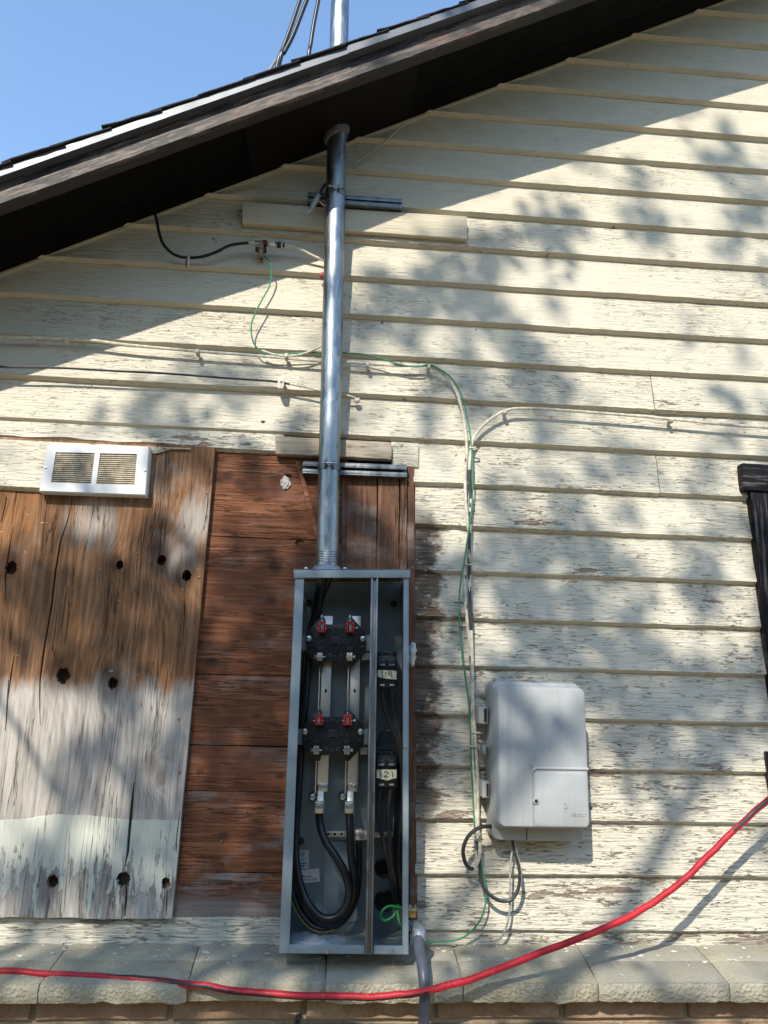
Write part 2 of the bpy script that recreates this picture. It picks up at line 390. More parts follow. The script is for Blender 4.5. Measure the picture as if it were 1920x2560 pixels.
def mat_box():
    n = NT('box_plastic'); co = n.co()
    st = n.noise(n.vm('MULTIPLY', co, (60,60,3)), 1.0, 4, .6); cl = n.noise(co, 9, 4, .6); sp = n.noise(co, 150, 3, .6)
    base = n.mix(n.mr(cl, .35, .65), (.29,.305,.305), (.345,.36,.362))
    base = n.mix(n.mr(st, .50, .72, 0, .45), base, (.235,.235,.22))
    base = n.mix(n.mr(sp, .72, .76, 0, .7), base, (.07,.065,.06))
    M['box_plastic'] = n.done(base, n.mr(st, .3, .7, .40, .58), 0, None, .45)
mat_box()
plain('box_plastic_base', (.33,.325,.30), .5, var=.06, scale=11)
plain('grille_enamel', (.66,.67,.67), .45, var=.05, scale=16)
plain('grille_slat', (.50,.43,.315), .55, var=.22, scale=60)
plain('grille_dust', (.20,.15,.095), .9, var=.4, scale=80)
plain('conduit_grey', (.062,.072,.092), .38, var=.12, scale=50)
plain('fitting_zinc', (.30,.33,.38), .45, .6, var=.18, scale=120, bump=.3)
plain('brass', (.72,.49,.20), .32, .95, var=.15, scale=150)
plain('rusty_steel', (.28,.20,.13), .6, .4, var=.35, scale=150, bump=.5)
plain('foam', (.60,.60,.54), .9, var=.1, scale=100, bump=.4)
def mat_hose():
    n = NT('hose_red'); co = n.co(); a = n.noise(co, 14, 5, .65); b = n.noise(co, 160, 4, .7)
    base = n.mix(n.mr(a, .35, .65), (.33,.009,.017), (.47,.016,.026))
    base = n.mix(n.ma('MULTIPLY', n.mr(b, .60, .70), n.mr(a, .48, .62)), base, (.55,.22,.24))
    base = n.mix(n.mr(n.noise(co, 9, 4, .7), .60, .72, 0, .6), base, (.10,.02,.03))
    M['hose_red'] = n.done(base, n.mr(b, .3, .7, .40, .62), 0, n.bump(b, .3, .0008), .4)
mat_hose()
plain('hose_black', (.018,.018,.022), .5, var=.2, scale=26)
plain('cavity_dark', (.012,.009,.007), .95)
plain('sealant', (.10,.10,.10), .7, var=.3, scale=120, bump=.5)
plain('web_fluff', (.45,.43,.40), .95, var=.2, scale=200)
plain('paint_chip', (.66,.63,.53), .8, var=.1)
plain('old_tape_red', (.32,.045,.05), .6, var=.2)
plain('bark', (.10,.075,.055), .95, var=.4, scale=25, bump=1)
plain('window_glass', (.012,.014,.016), .06, var=.05)
plain('sheathing', (.028,.02,.015), .95, var=.3, scale=30)
def mat_bag():
    n = NT('clear_bag'); b = n.noise(n.co(), 60, 5, .6)
    M['clear_bag'] = n.done((.62,.68,.74), .12, 0, n.bump(b, .6, .004), .6, Alpha=.42)
mat_bag()
def mat_leaf():
    n = NT('leaf'); b = n.noise(n.co(), 9, 2)
    M['leaf'] = n.done(n.mix(b, (.035,.075,.016), (.09,.15,.035)), .5, 0, None, .4)
mat_leaf()

# ------------------------------------------------------------------ mesh helper
class MB:
    def __init__(s): s.v = []; s.f = []; s.mi = []
    def add(s, vs, fs, mi=0):
        b = len(s.v); s.v += [tuple(q) for q in vs]; s.f += [tuple(b+i for i in f) for f in fs]; s.mi += [mi]*len(fs)
    def hexa(s, a, mi=0):       # 8 corners: front quad then back quad, same order
        s.add(a, [(0,1,2,3), (7,6,5,4), (0,4,5,1), (1,5,6,2), (2,6,7,3), (3,7,4,0)], mi)
    def box(s, x0, x1, y0, y1, z0, z1, mi=0):
        s.hexa([(x0,y0,z0),(x1,y0,z0),(x1,y0,z1),(x0,y0,z1),(x0,y1,z0),(x1,y1,z0),(x1,y1,z1),(x0,y1,z1)], mi)
    def prism(s, poly, back, mi=0):   # poly: 3D points; back: offset vector
        n = len(poly); back = Vector(back); pv = [Vector(q) for q in poly]
        s.add(pv + [q+back for q in pv], [tuple(range(n)), tuple(range(2*n-1, n-1, -1))] + [(i, i+n, (i+1) % n+n, (i+1) % n) for i in range(n)], mi)
    def tube(s, path, r, seg=10, caps=True, mi=0, mfun=None):
        path = [Vector(p) for p in path]; n = len(path)
        rr = r if hasattr(r, '__len__') else [r]*n
        T = [(path[min(i+1, n-1)] - path[max(i-1, 0)]).normalized() for i in range(n)]
        up = Vector((0,-1,0)) if abs(T[0].y) < .9 else Vector((0,0,1))
        nrm = (up - T[0]*up.dot(T[0])).normalized(); vs = []
        for i in range(n):
            nrm = (nrm - T[i]*nrm.dot(T[i])).normalized(); bi = T[i].cross(nrm)
            for k in range(seg):
                a = 2*math.pi*k/seg; vs.append(path[i] + (nrm*math.cos(a) + bi*math.sin(a))*rr[i])
        b = len(s.v); s.v += [tuple(q) for q in vs]
        for i in range(n-1):
            for k in range(seg):
                k2 = (k+1) % seg
                s.f.append((b+i*seg+k, b+i*seg+k2, b+(i+1)*seg+k2, b+(i+1)*seg+k))
                s.mi.append(mfun(i/(n-1), k/seg) if mfun else mi)
        if caps:
            s.f.append(tuple(b+k for k in range(seg-1, -1, -1))); s.mi.append(mi)
            s.f.append(tuple(b+(n-1)*seg+k for k in range(seg))); s.mi.append(mi)
    def cyl(s, p0, p1, r, seg=14, mi=0): s.tube([p0, p1], r, seg, True, mi)
    def loft(s, loops, mi=0, cap0=True, cap1=True):
        n = len(loops[0]); b = len(s.v)
        for L in loops: s.v += [tuple(q) for q in L]
        for i in range(len(loops)-1):
            for k in range(n):
                k2 = (k+1) % n
                s.f.append((b+i*n+k, b+i*n+k2, b+(i+1)*n+k2, b+(i+1)*n+k)); s.mi.append(mi)
        if cap0: s.f.append(tuple(b+k for k in range(n-1, -1, -1))); s.mi.append(mi)
        if cap1: s.f.append(tuple(b+(len(loops)-1)*n+k for k in range(n))); s.mi.append(mi)
    def build(s, name, mat, parent=None, smooth=False, bevel=0.0):
        me = bpy.data.meshes.new(name); me.from_pydata(s.v, [], s.f)
        mats = mat if isinstance(mat, (list, tuple)) else [mat]
        for q in mats: me.materials.append(M[q] if isinstance(q, str) else q)
        if len(mats) > 1: me.polygons.foreach_set('material_index', s.mi)
        bm = bmesh.new(); bm.from_mesh(me)
        bmesh.ops.recalc_face_normals(bm, faces=bm.faces)
        if bevel:
            es = [e for e in bm.edges if len(e.link_faces) == 2 and e.calc_face_angle(0) > .6]
            bmesh.ops.bevel(bm, geom=es, offset=bevel, segments=2, affect='EDGES', profile=.6, clamp_overlap=True)
        bm.to_mesh(me); bm.free()
        if smooth or bevel:
            me.polygons.foreach_set('use_smooth', [True]*len(me.polygons))
            try: me.set_sharp_from_angle(angle=R(35))
            except Exception: pass
        me.update()
        o = bpy.data.objects.new(name, me); col.objects.link(o)
        if parent: o.parent = parent
        return o

def tag(o, label=None, cat=None, group=None, kind=None):
    if label: o['label'] = label
    if cat: o['category'] = cat
    if group: o['group'] = group
    if kind: o['kind'] = kind
    return o
def thing(name, label, cat, loc=(0,0,0), group=None):
    # the Empty stays at the world origin of its parts' coordinates so that materials share one grain space
    o = bpy.data.objects.new(name, None); o.empty_display_size = .05; col.objects.link(o)
    return tag(o, label, cat, group)
def spline(pts, n=8):
    p = [Vector(q) for q in pts]; p = [p[0]*2-p[1]] + p + [p[-1]*2-p[-2]]; out = []
    for i in range(1, len(p)-2):
        for k in range(n):
            t = k/n; a, b, c, d = p[i-1], p[i], p[i+1], p[i+2]
            out.append(.5*((2*b) + (c-a)*t + (2*a-5*b+4*c-d)*t*t + (3*b-a-3*c+d)*t**3))
    out.append(p[-2]); return out
def pxs(pts, Y=None): return [P(q[0], q[1], q[2] if len(q) > 2 else Y) for q in pts]
def nz(x, s=1.0, o=0.0): return mnoise.noise(Vector((x*s+o, o*1.7, .3)))
def cut(o, cutters):
    """carve real holes and splits: boolean difference evaluated once, cutters removed again"""
    mb = MB()
    for c in cutters: mb.prism(*c) if isinstance(c, tuple) else None
    c = mb.build('carving', 'cavity_dark')
    md = o.modifiers.new('carve', 'BOOLEAN'); md.object = c; md.operation = 'DIFFERENCE'; md.solver = 'EXACT'
    bpy.context.view_layer.update()
    dg = bpy.context.evaluated_depsgraph_get()
    me = bpy.data.meshes.new_from_object(o.evaluated_get(dg)); o.modifiers.clear(); o.data = me
    cm = c.data; bpy.data.objects.remove(c); bpy.data.meshes.remove(cm)
def text_mesh(body, size, origin, ux, uz, extrude, mat, name, parent, shear=0.0, align='CENTER'):
    cu = bpy.data.curves.new(name, 'FONT'); cu.body = body; cu.size = size; cu.extrude = extrude; cu.shear = shear
    cu.align_x = align; cu.align_y = 'CENTER'; cu.resolution_u = 2
    t = bpy.data.objects.new(name, cu); col.objects.link(t); bpy.context.view_layer.update()
    me = bpy.data.meshes.new_from_object(t.evaluated_get(bpy.context.evaluated_depsgraph_get()))
    bpy.data.objects.remove(t)
    ux = Vector(ux).normalized(); uz = Vector(uz).normalized(); un = ux.cross(uz)
    mt = Matrix((ux, uz, un)).transposed().to_4x4(); mt.translation = Vector(origin)
    me.transform(mt); me.materials.clear(); me.materials.append(M[mat])
    o = bpy.data.objects.new(name, me); col.objects.link(o); o.parent = parent; return o

# ================================================================== THE SETTING
# ground
mb = MB(); N = 24; S = 400.0
gx = [-S, -60, -12] + [i*.8-6 for i in range(16)] + [12, 60, S]
gv = []; 
for yy in [-S, -60, -14] + [i*.8-10 for i in range(14)] + [12, 60, S]:
    gv.append([(xx, yy, .03*mnoise.noise(Vector((xx*.7, yy*.7, 0)))) for xx in gx])
n0 = len(gx)
mb.add([q for r_ in gv for q in r_], [(j*n0+i, j*n0+i+1, (j+1)*n0+i+1, (j+1)*n0+i) for j in range(len(gv)-1) for i in range(n0-1)])
tag(mb.build('ground', 'yard_soil'), kind='structure')

# ---- lap siding
SL, Z0 = .538, EZ+1.555                      # rake: soffit underside at the wall is Z0 + SL*x
def zroof(x): return Z0 + SL*x
ROWS = [1.677,1.562,1.452,1.339,1.226,1.109,.993,.875,.760,.641,.522,.407,.290,.171,.052,-.068,-.188,-.307,-.428,-.547]
ROWS = [1.677+.1165*k for k in range(9, 0, -1)] + ROWS
wall = thing('siding_wall', 'cream painted lap siding gable wall with peeling paint and dark stripped patch', 'wall')
# sheathing behind everything
mb = MB(); xs = [-2.2, 3.2]
mb.prism([(xs[0],.012,.3),(xs[1],.012,.3),(xs[1],.012,zroof(xs[1])+.01),(xs[0],.012,zroof(xs[0])+.01)], (0,.12,0))
mb.build('sheathing', 'sheathing', wall)

def siding_board(zb, zt, x0, x1, seed, mat='siding_paint', yb=-.0205, yt=-.004, ragged=.0009, slope_clip=True, endcut=0.0, rag_fn=None):
    if slope_clip: x0 = max(x0, (zb-.02-Z0)/SL)
    if x0 >= x1: return None
    n = max(2, int((x1-x0)/.012)); vs = []; fs = []
    prof = 8
    for i in range(n+1):
        x = x0+(x1-x0)*i/n
        w1 = nz(x, 1.6, seed)*.0022 + nz(x, 7, seed+3)*.0008
        rg = nz(x, 28, seed+5)*ragged + (nz(x, 95, seed+9)*ragged)
        nick = max(0, nz(x, 14, seed+21)-.42)*.012
        dy = nz(x, 2.1, seed+12)*.0020
        t_ = zt
        if slope_clip: t_ = min(zt, zroof(x)+.006)
        b_ = zb+w1+rg
        if rag_fn: b_ = max(b_, rag_fn(x))
        b_ = min(b_, t_-.004)
        c_ = min(b_+.0076, t_-.002)
        fr = (c_-zb)/(zt-zb)
        yc = yb + (yt-yb)*max(0, fr-.08) + dy
        lo = yb+.0122+dy+.0018*nz(x, 3.3, seed+77)
        row = [(x, yt, t_)]
        for k in (1, 2, 3):
            f = k/4; zz = t_+(c_-t_)*f
            row.append((x, yt+(yc-yt)*f + nz(x, 5, seed+40+k*3)*.0007, zz))
        row += [(x, yc+nick, c_+nick*.3), (x, lo+nick*.2, b_+nick*.25), (x, .006, b_+.0005), (x, .006, t_)]
        vs += row
    for i in range(n):
        for k in range(prof):
            k2 = (k+1) % prof
            fs.append((i*prof+k, i*prof+k2, (i+1)*prof+k2, (i+1)*prof+k))
    fs.append(tuple(range(prof-1, -1, -1))); fs.append(tuple(n*prof+k for k in range(prof)))
    mb = MB(); mb.add(vs, fs)
    return mb.build('siding_board', mat, wall)

boards = {}
xL, xR = -1.75, 2.35
def XSZ(z): return .2165+(EZ+.42-z)/.944*.016
XS = .222                                    # left end of the lower boards, at the brown upright board
for r, z in enumerate(ROWS):
    zb = EZ+z; zt = EZ+(ROWS[r-1] if r else z+.117)+.010
    if r == 0: zt = zb+.127
    rid = r-9                                # 0 = row 'b' of the survey
    if rid <= 8:                             # full width rows
        if rid == 8:
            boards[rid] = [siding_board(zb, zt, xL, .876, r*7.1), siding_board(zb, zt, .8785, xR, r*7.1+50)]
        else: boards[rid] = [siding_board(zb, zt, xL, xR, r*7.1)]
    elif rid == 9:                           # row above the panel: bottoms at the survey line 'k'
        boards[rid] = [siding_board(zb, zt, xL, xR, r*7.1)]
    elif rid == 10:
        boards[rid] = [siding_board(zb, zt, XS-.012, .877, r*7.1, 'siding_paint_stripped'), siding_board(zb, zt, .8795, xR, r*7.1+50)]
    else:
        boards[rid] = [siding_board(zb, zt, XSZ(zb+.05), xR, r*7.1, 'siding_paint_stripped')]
# board hole at the cable end, with splintered outline
def blob(px, py, Y, rx, rz, n=14, seed=0, jag=.25):
    c = P(px, py, Y)
    return [(c.x+math.cos(2*math.pi*k/n)*rx*(1+jag*nz(k*1.7, 1, seed)), Y, c.z+math.sin(2*math.pi*k/n)*rz*(1+jag*nz(k*1.3, 1, seed+5))) for k in range(n)]
cut(boards[8][0], [(blob(1015, 990, -.06, .0115, .012, 14, 3, .5), (0,.085,0))])
cut(boards[9][0], [(blob(654, 1040, -.06, .007, .004, 10, 5, .6), (0,.085,0))])
# narrow strip of base board under the last lap, down to the sill
def strip_board(x0, x1, zt, zb, seed, y=-.013, name='siding_board', mat='base_board_paint', rag=.0012):
    n = int((x1-x0)/.012); vs = []; fs = []
    for i in range(n+1):
        x = x0+(x1-x0)*i/n; d = nz(x, 3, seed)*.0012
        b = zb + nz(x, 24, seed)*rag + nz(x, 80, seed+4)*rag; t = zt + nz(x, 21, seed+8)*rag
        vs += [(x, y+d+.003, t), (x, y+d, t-.002), (x, y+d-.001, b+.002), (x, y+d+.002, b), (x, .008, b), (x, .008, t)]
    for i in range(n):
        for k in range(6): fs.append((i*6+k, i*6+(k+1) % 6, (i+1)*6+(k+1) % 6, (i+1)*6+k))
    fs += [tuple(range(5, -1, -1)), tuple(n*6+k for k in range(6))]
    mb = MB(); mb.add(vs, fs); return mb.build(name, mat, wall)
strip_board(XS, xR, EZ-.535, EZ-.585, 301.0, y=-.009)
strip_board(-1.75, XS-.005, EZ-.508, EZ-.588, 311.0, y=-.0105)
# row under line k on the left: a half-width board, then the broken one behind the grille
zk = EZ+.641
def rag1(x): return EZ+.590+.010*nz(x, 4, 9)+.006*nz(x, 17, 2)-max(0, x+.40)*.05
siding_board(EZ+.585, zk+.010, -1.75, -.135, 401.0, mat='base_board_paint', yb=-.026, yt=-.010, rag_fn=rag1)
XV = P(262,1200,-.045).x
def rag2(x):
    if x < XV: return EZ+.452+.006*nz(x, 9, 4)
    return P(430,1137,-.045).z+.010+.014*nz(x, 15, 6)+max(0, x-P(400,1130,-.045).x)*.25
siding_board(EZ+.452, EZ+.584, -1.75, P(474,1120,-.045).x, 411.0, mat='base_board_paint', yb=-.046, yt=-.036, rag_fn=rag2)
# short stripped strip nailed under line k, either side of the mast
def slab(name, poly, Y0, Y1, mat, parent, bevel=.0015, jit=0.0):
    mb = MB(); pts = []
    for i in range(len(poly)):
        a = Vector(poly[i]); b = Vector(poly[(i+1) % len(poly)]); n = max(1, int((b-a).length/.02)) if jit else 1
        for k in range(n):
            q = a.lerp(b, k/n)
            if jit: q = q + Vector((nz(q.z*40+q.x*9, 1, 3.3), 0, nz(q.x*37+q.z*8, 1, 8.1)))*jit
            pts.append(q)
    mb.prism([(q.x, Y0, q.z) for q in pts], (0, Y1-Y0, 0))
    return mb.build(name, mat, parent, bevel=bevel)
def quad(pts, Y): return [P(x, y, Y) for x, y in pts]
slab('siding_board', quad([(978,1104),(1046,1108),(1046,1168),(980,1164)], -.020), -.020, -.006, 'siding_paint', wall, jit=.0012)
slab('trim_strip', quad([(688,1090),(978,1106),(979,1148),(900,1144),(690,1134)], -.036), -.036, -.008, 'old_trim', wall, jit=.002)
# backing board for the upper strut
slab('backing_board', quad([(606,505),(1168,541),(1168,597),(606,557)], -.036), -.036, -.012, 'clean_paint', wall, bevel=.002)

# ---- boarded-up opening: brown planks, upright boards, slanted splinter
infill = thing('plank_infill', 'red brown bare planks boarded over an old opening behind the open meter box', 'planks')
YP = -.012
XB0, XB1 = -.345, .140
def zpx(y, x=620): return P(x, y, YP).z
joints = [1085, 1344, 1688, 1865, 1979, 2182, 2293]
for i in range(len(joints)-1):
    zt, zb = zpx(joints[i])-.0012, zpx(joints[i+1])+.0012
    x1 = .035 if i == 0 else .178
    n = 30; vs = []; top = []; bot = []
    for k in range(n+1):
        x = XB0+(x1-XB0)*k/n
        top.append((x, YP-.001*(i % 2), zt+nz(x, 9, i*3)*.0012)); bot.append((x, YP-.001*(i % 2), zb+nz(x, 9, i*3+7)*.0012))
    mb = MB()
    for k in range(n):
        mb.hexa([top[k], top[k+1], bot[k+1], bot[k]] + [(q[0], .008, q[2]) for q in (top[k], top[k+1], bot[k+1], bot[k])])
    bm = mb
    o = MB(); o.prism(top + bot[::-1], (0, .018, 0))
    ob = o.build('plank', 'brown_plank' if i >= 4 else 'brown_plank_mid', infill, bevel=.0012)
    if i == 0:
        cut(ob, [(blob(718, 1182, -.05, .012, .007, 12, 2, .4), (0,.045,0))])
    if i == 1:
        cut(ob, [(blob(748, 1352, -.05, .012, .012, 12, 6, .3), (0,.045,0))])
slab('splinter', quad([(738,1152),(750,1152),(803,1345),(790,1345)], -.020), -.020, -.010, 'brown_plank_mid', infill, jit=.001)
ups = [(855,943),(945,999),(1001,1019)]
for i, (a, b) in enumerate(ups):
    slab('upright_board', quad([(a+1,1160),(b-1,1162),(b-2,1470),(a-3,1470)], -.016-.002*i), -.016-.002*i, -.004, 'brown_board_upright', infill, jit=.0012)
# upright edge board right of the box, full height
slab('edge_board', quad([(1020,1165),(1036,1166),(1038,1500),(1040,1900),(1042,2190),(1044,2330),(1024,2330),(1021,1900),(1018,1500)], -.018), -.018, -.003, 'brown_board_upright', infill, jit=.0016)

# ---- the big weathered sheet
panel = thing('weathered_panel', 'large weathered plywood sheet, orange brown above and grey with mint paint below', 'panel')
p0, p1, p2 = P(538,1120,-.03), P(430,2297,-.03), P(0,2290,-.03)
ptop = EZ+.592
outl = []
for k in range(41):
    t = k/40; outl.append(Vector((p0.x+(p1.x-p0.x)*t+nz(t*9, 1, 2)*.0012, -.03, ptop+(p1.z-ptop)*t)))
xl = -1.30
for k in range(1, 60):
    x = p1.x+(xl-p1.x)*k/59; outl.append(Vector((x, -.03, p1.z+.003*nz(x, 12, 8)+.002*nz(x, 50, 3))))
outl.append(Vector((xl, -.03, ptop)))
mb = MB(); mb.prism(outl, (0, .014, 0)); sheet = mb.build('plywood_sheet', 'weathered_ply', panel)
cuts = []
for i, (px, py, s, h) in enumerate(KNOTS):
    if h: cuts.append((blob(px, py, -.06, h*.70, h*.85, 26, i*4+1, .42), (0,.055,0)))
cuts.append((blob(291, 1407, -.06, .0088, .0115, 18, 0, .04), (0,.055,0)))
def split(pts, w, seed):
    L = []; Rr = []
    n = len(pts)
    for i, (x, y) in enumerate(pts):
        c = P(x, y, -.06); ww = w*(math.sin(math.pi*(i+.35)/(n-.3))+.12)
        L.append((c.x-ww, -.06, c.z)); Rr.append((c.x+ww, -.06, c.z))
    return (L + Rr[::-1], (0,.055,0))
cuts += [split([(172,1236),(160,1290),(140,1350),(128,1420),(118,1510),(100,1610),(88,1700),(87,1770),(89,1815)], .0021, 1),
         split([(4,1236),(-10,1300)], .002, 2), split([(20,1310),(8,1380),(0,1440),(2,1500)], .0016, 3),
         split([(8,1700),(4,1770),(0,1830)], .0018, 9), split([(22,1640),(14,1690),(6,1750)], .0016, 10),
         split([(400,1310),(394,1350),(392,1370)], .0009, 4), split([(458,1450),(455,1540),(451,1610)], .0009, 5),
         split([(327,1960),(322,2010),(316,2070),(310,2140),(303,2175)], .0030, 6),
         split([(308,2225),(306,2260),(303,2302)], .0024, 7), split([(444,2030),(436,2090),(434,2140)], .0012, 8),
         split([(411,2235),(410,2265),(408,2300)], .0012, 11), split([(290,1760),(278,1850),(262,1960)], .0007, 12),
         split([(150,1610),(158,1560),(164,1500)], .0008, 13), split([(516,1218),(514,1260),(505,1320)], .0009, 14)]
for cc in cuts: cut(sheet, [cc])
mb = MB(); mb.box(-1.29, -.36, -.002, .006, EZ-.505, EZ+.57); mb.build('backing_sheet', 'brown_board_upright', panel)
# nail heads and blobs on the wood
def nail(px, py, Y, r, mat, parent, name='nail_head'):
    c = P(px, py, Y); mb = MB()
    loops = []
    for k, (rr, dy) in enumerate(((1,.001),(1,-.0008),(.75,-.0018),(.3,-.0023))):
        loops.append([(c.x+math.cos(2*math.pi*j/10)*r*rr, Y+dy, c.z+math.sin(2*math.pi*j/10)*r*rr) for j in range(10)])
    mb.loft(loops); return mb.build(name, mat, parent, smooth=True)
for q in ((447,1798),(448,1932),(463,1697),(498,1443),(342,1384),(518,1232)): nail(q[0], q[1], -.0305, .0032, 'rusty_steel', panel)
for q in ((563,1704),(577,1677),(616,2029),(553,2105)): nail(q[0], q[1], -.0135, .0028, 'rusty_steel', infill)
for q in ((1064,1426),(1053,1700),(1056,1813),(1050,1925),(1052,1568)): nail(q[0], q[1], -.021, .0030, 'rusty_steel', wall)
for q in ((553,534),(704,573),(625,565)): nail(q[0], q[1], -.018, .0045, 'clean_paint', wall)

# ---- window trim at the right edge
trim = thing('window_trim', 'black weathered wooden window casing at the right edge of the wall', 'trim')
slab('head_casing', quad([(1856,1157),(2200,1178),(2200,1248),(1861,1225)], -.042), -.042, -.012, 'black_trim_head', trim, bevel=.003, jit=.0012)
slab('side_casing', quad([(1877,1227),(2010,1235),(2075,1820),(1939,1812)], -.036), -.036, -.010, 'black_trim', trim, bevel=.003, jit=.0012)
slab('sill_end', quad([(1926,1880),(1990,1884),(2000,1990),(1938,1984),(1929,1930)], -.045), -.045, -.012, 'black_trim', trim, bevel=.004, jit=.001)

hz1, hz0 = P(1856,1157,-.042).z, P(1861,1225,-.042).z
sxl = P(1877,1227,-.036).x; sw = P(2010,1235,-.036).x-sxl; szb = P(1926,1882,-.045).z
WX1 = sxl+.86
mb = MB(); mb.box(P(2195,1200,-.042).x+.001, WX1+.02, -.042, -.012, hz0-.002, hz1+.002); mb.build('head_casing', 'black_trim_head', trim, bevel=.003)
mb = MB(); mb.box(WX1-sw, WX1, -.036, -.010, szb, hz0-.003); mb.build('side_casing', 'black_trim', trim, bevel=.003)
mb = MB(); mb.box(P(1985,1900,-.045).x, WX1+.03, -.060, -.012, szb-.05, szb); mb.build('window_sill', 'black_trim_head', trim, bevel=.003)
mb = MB(); zc_ = (szb+hz0)/2
for (x0, x1, z0, z1) in ((sxl+sw, sxl+sw+.035, szb, hz0), (WX1-sw-.035, WX1-sw, szb, hz0), (sxl+sw+.035, WX1-sw-.035, szb, szb+.04), (sxl+sw+.035, WX1-sw-.035, hz0-.04, hz0), (sxl+sw+.035, WX1-sw-.035, zc_-.018, zc_+.018)):
    mb.box(x0+.0005, x1-.0005, -.031, -.014, z0+.0005, z1-.0005)
mb.build('sash', 'black_trim', trim)
for z0, z1 in ((szb+.04, zc_-.018), (zc_+.018, hz0-.04)):
    mb = MB(); mb.box(sxl+sw+.035, WX1-sw-.035, -.0265, -.0245, z0, z1); mb.build('pane', 'window_glass', trim)

# ---- sill course of cast stone blocks
sill = thing('stone_sill', 'grey cast stone sill course with rough front running under the siding', 'sill')
jx = [(-900,-1050),(176,94),(499,467),(817,813),(1131,1159),(1441,1498),(1733,1827),(2100,2260)]
def xwall(px): return P(px, 2360, 0).x
def xfront(px): return P(px, 2480, -.2).x
def sill_block(xa0, xa1, xb0, xb1, seed, short=False):
    """a0/a1: left joint at wall / front; b0/b1: right joint"""
    nu = 26; prof = [(.006,-.572),(-.05,-.575),(-.094,-.5775),(-.097,-.5795),(-.100,-.578),(-.15,-.583),(-.195,-.5872),(-.2005,-.5890),(-.2025,-.5960),(-.2020,-.612),(-.199,-.6235),(-.120,-.6245),(.006,-.6245)]
    vs = []; fs = []; m_ = len(prof)
    for i in range(nu+1):
        t = i/nu
        e = min(t, 1-t)*nu
        er = .006*max(0, 1-e/1.2)
        for k, (y, z) in enumerate(prof):
            f = min(1, max(0, -y/.2)); xa = xa0+(xa1-xa0)*f+.0012; xb = xb0+(xb1-xb0)*f-.0012
            x = xa+(xb-xa)*t
            r1 = (nz(x*1.0+y*7, 30, seed+k*2.3)+nz(x, 75, seed+k*5.1))*(.0020 if 7 <= k <= 10 else .0008)
            yy = y + (r1 if k > 5 and k < 11 else 0)
            zz = EZ+z + (r1 if k <= 6 or k >= 10 else r1*.3)
            if 5 < k < 11: yy += er
            if short and -.21 < y < -.17: yy += .012
            chip = max(0, nz(x, 11, seed+60)-.45)
            if k in (9, 10): zz += chip*.03
            vs.append((x, yy, zz - (er*.6 if k < 9 else 0)))
    for i in range(nu):
        for k in range(m_): fs.append((i*m_+k, i*m_+(k+1) % m_, (i+1)*m_+(k+1) % m_, (i+1)*m_+k))
    fs += [tuple(range(m_-1, -1, -1)), tuple(nu*m_+k for k in range(m_))]
    mb = MB(); mb.add(vs, fs); return mb.build('sill_block', 'sill_stone', sill, smooth=True)
for i in range(len(jx)-1):
    sill_block(xwall(jx[i][0]), xfront(jx[i][1]), xwall(jx[i+1][0]), xfront(jx[i+1][1]), i*13.0, short=(i == 2))
mb = MB(); mb.box(-2.0, 2.3, -.185, .01, EZ-.622, EZ-.590); mb.build('mortar_bed', 'mortar', sill)

# ---- brick foundation
found = thing('brick_foundation', 'tan brick foundation wall in shade under the stone sill', 'wall')
mb = MB(); mb.box(-2.2, 2.6, -.138, .12, -.05, EZ-.6255); mb.build('mortar', 'mortar', found)
bw, bh, gap = .262, .060, .011
zc = EZ-.6265; row = 0
proto = {}
while zc > -.04:
    x = -1.55 + (0.0 if row % 2 == 0 else .13) + P(767,2520,-.148).x % .0001
    sh = (P(767,2520,-.148).x - (-1.55)) % (bw+gap)
    x += sh-(bw+gap)
    hh = .046 if row == 0 else bh
    while x < 2.0:
        key = (row == 0, (int(x*97)) % 4)
        if key not in proto:
            mb = MB(); n = 6; L = []
            for (dy, ins) in ((.03, .0), (-.006, .0), (-.009, .003)):
                lp = []
                for k in range(n): lp.append((ins+(bw-2*ins)*k/n, dy, -hh+ins+.002*nz(k, 1.3, key[1]*5)))
                for k in range(2): lp.append((bw-ins+.002*nz(k, 1, key[1]), dy, -hh+ins+(hh-2*ins)*k/2))
                for k in range(n): lp.append((bw-ins-(bw-2*ins)*k/n, dy, -ins+.002*nz(k, 1.7, key[1]*7+2)))
                for k in range(2): lp.append((ins, dy, -ins-(hh-2*ins)*k/2))
                L.append(lp)
            mb.loft(L); proto[key] = mb.build('brick', 'tan_brick', found); ob = proto[key]
        else:
            ob = proto[key].copy(); col.objects.link(ob); ob.parent = found
        ob.location = (x, -.139+random.uniform(-.002,.003), zc)
        x += bw+gap
    zc -= hh+gap; row += 1

# ---- roof
roof = thing('gable_roof', 'dark gable roof overhang with weathered barge board, metal drip edge and black shingles', 'roof')
xa, xb = -2.1, 3.3
def rakebar(name, y0, y1, c0, c1, mat, n=90, wob=0.0, seed=0, x0=xa, x1=xb, bevel=0.0, smooth=False):
    """bar along the rake; c0/c1 = bottom/top height at x = 0 (eye relative)"""
    L = []
    for k in range(n+1):
        x = x0+(x1-x0)*k/n; z = EZ+SL*x
        d = nz(x, 9, seed)*wob + nz(x, 40, seed+4)*wob*.7
        L.append([(x, y0+nz(x, 5, seed+2)*wob*.6, z+c0+d), (x, y1, z+c0+d*.4), (x, y1, z+c1), (x, y0, z+c1)])
    mb = MB(); mb.loft(L); return mb.build(name, mat, roof, bevel=bevel, smooth=smooth)
rakebar('barge_board', -.300, -.262, 1.5085, 1.566, 'barge_paint', wob=.0016, seed=5)
rakebar('barge_board', -.262, -.246, 1.535, 1.566, 'brown_soffit_paint', wob=.001, seed=9)
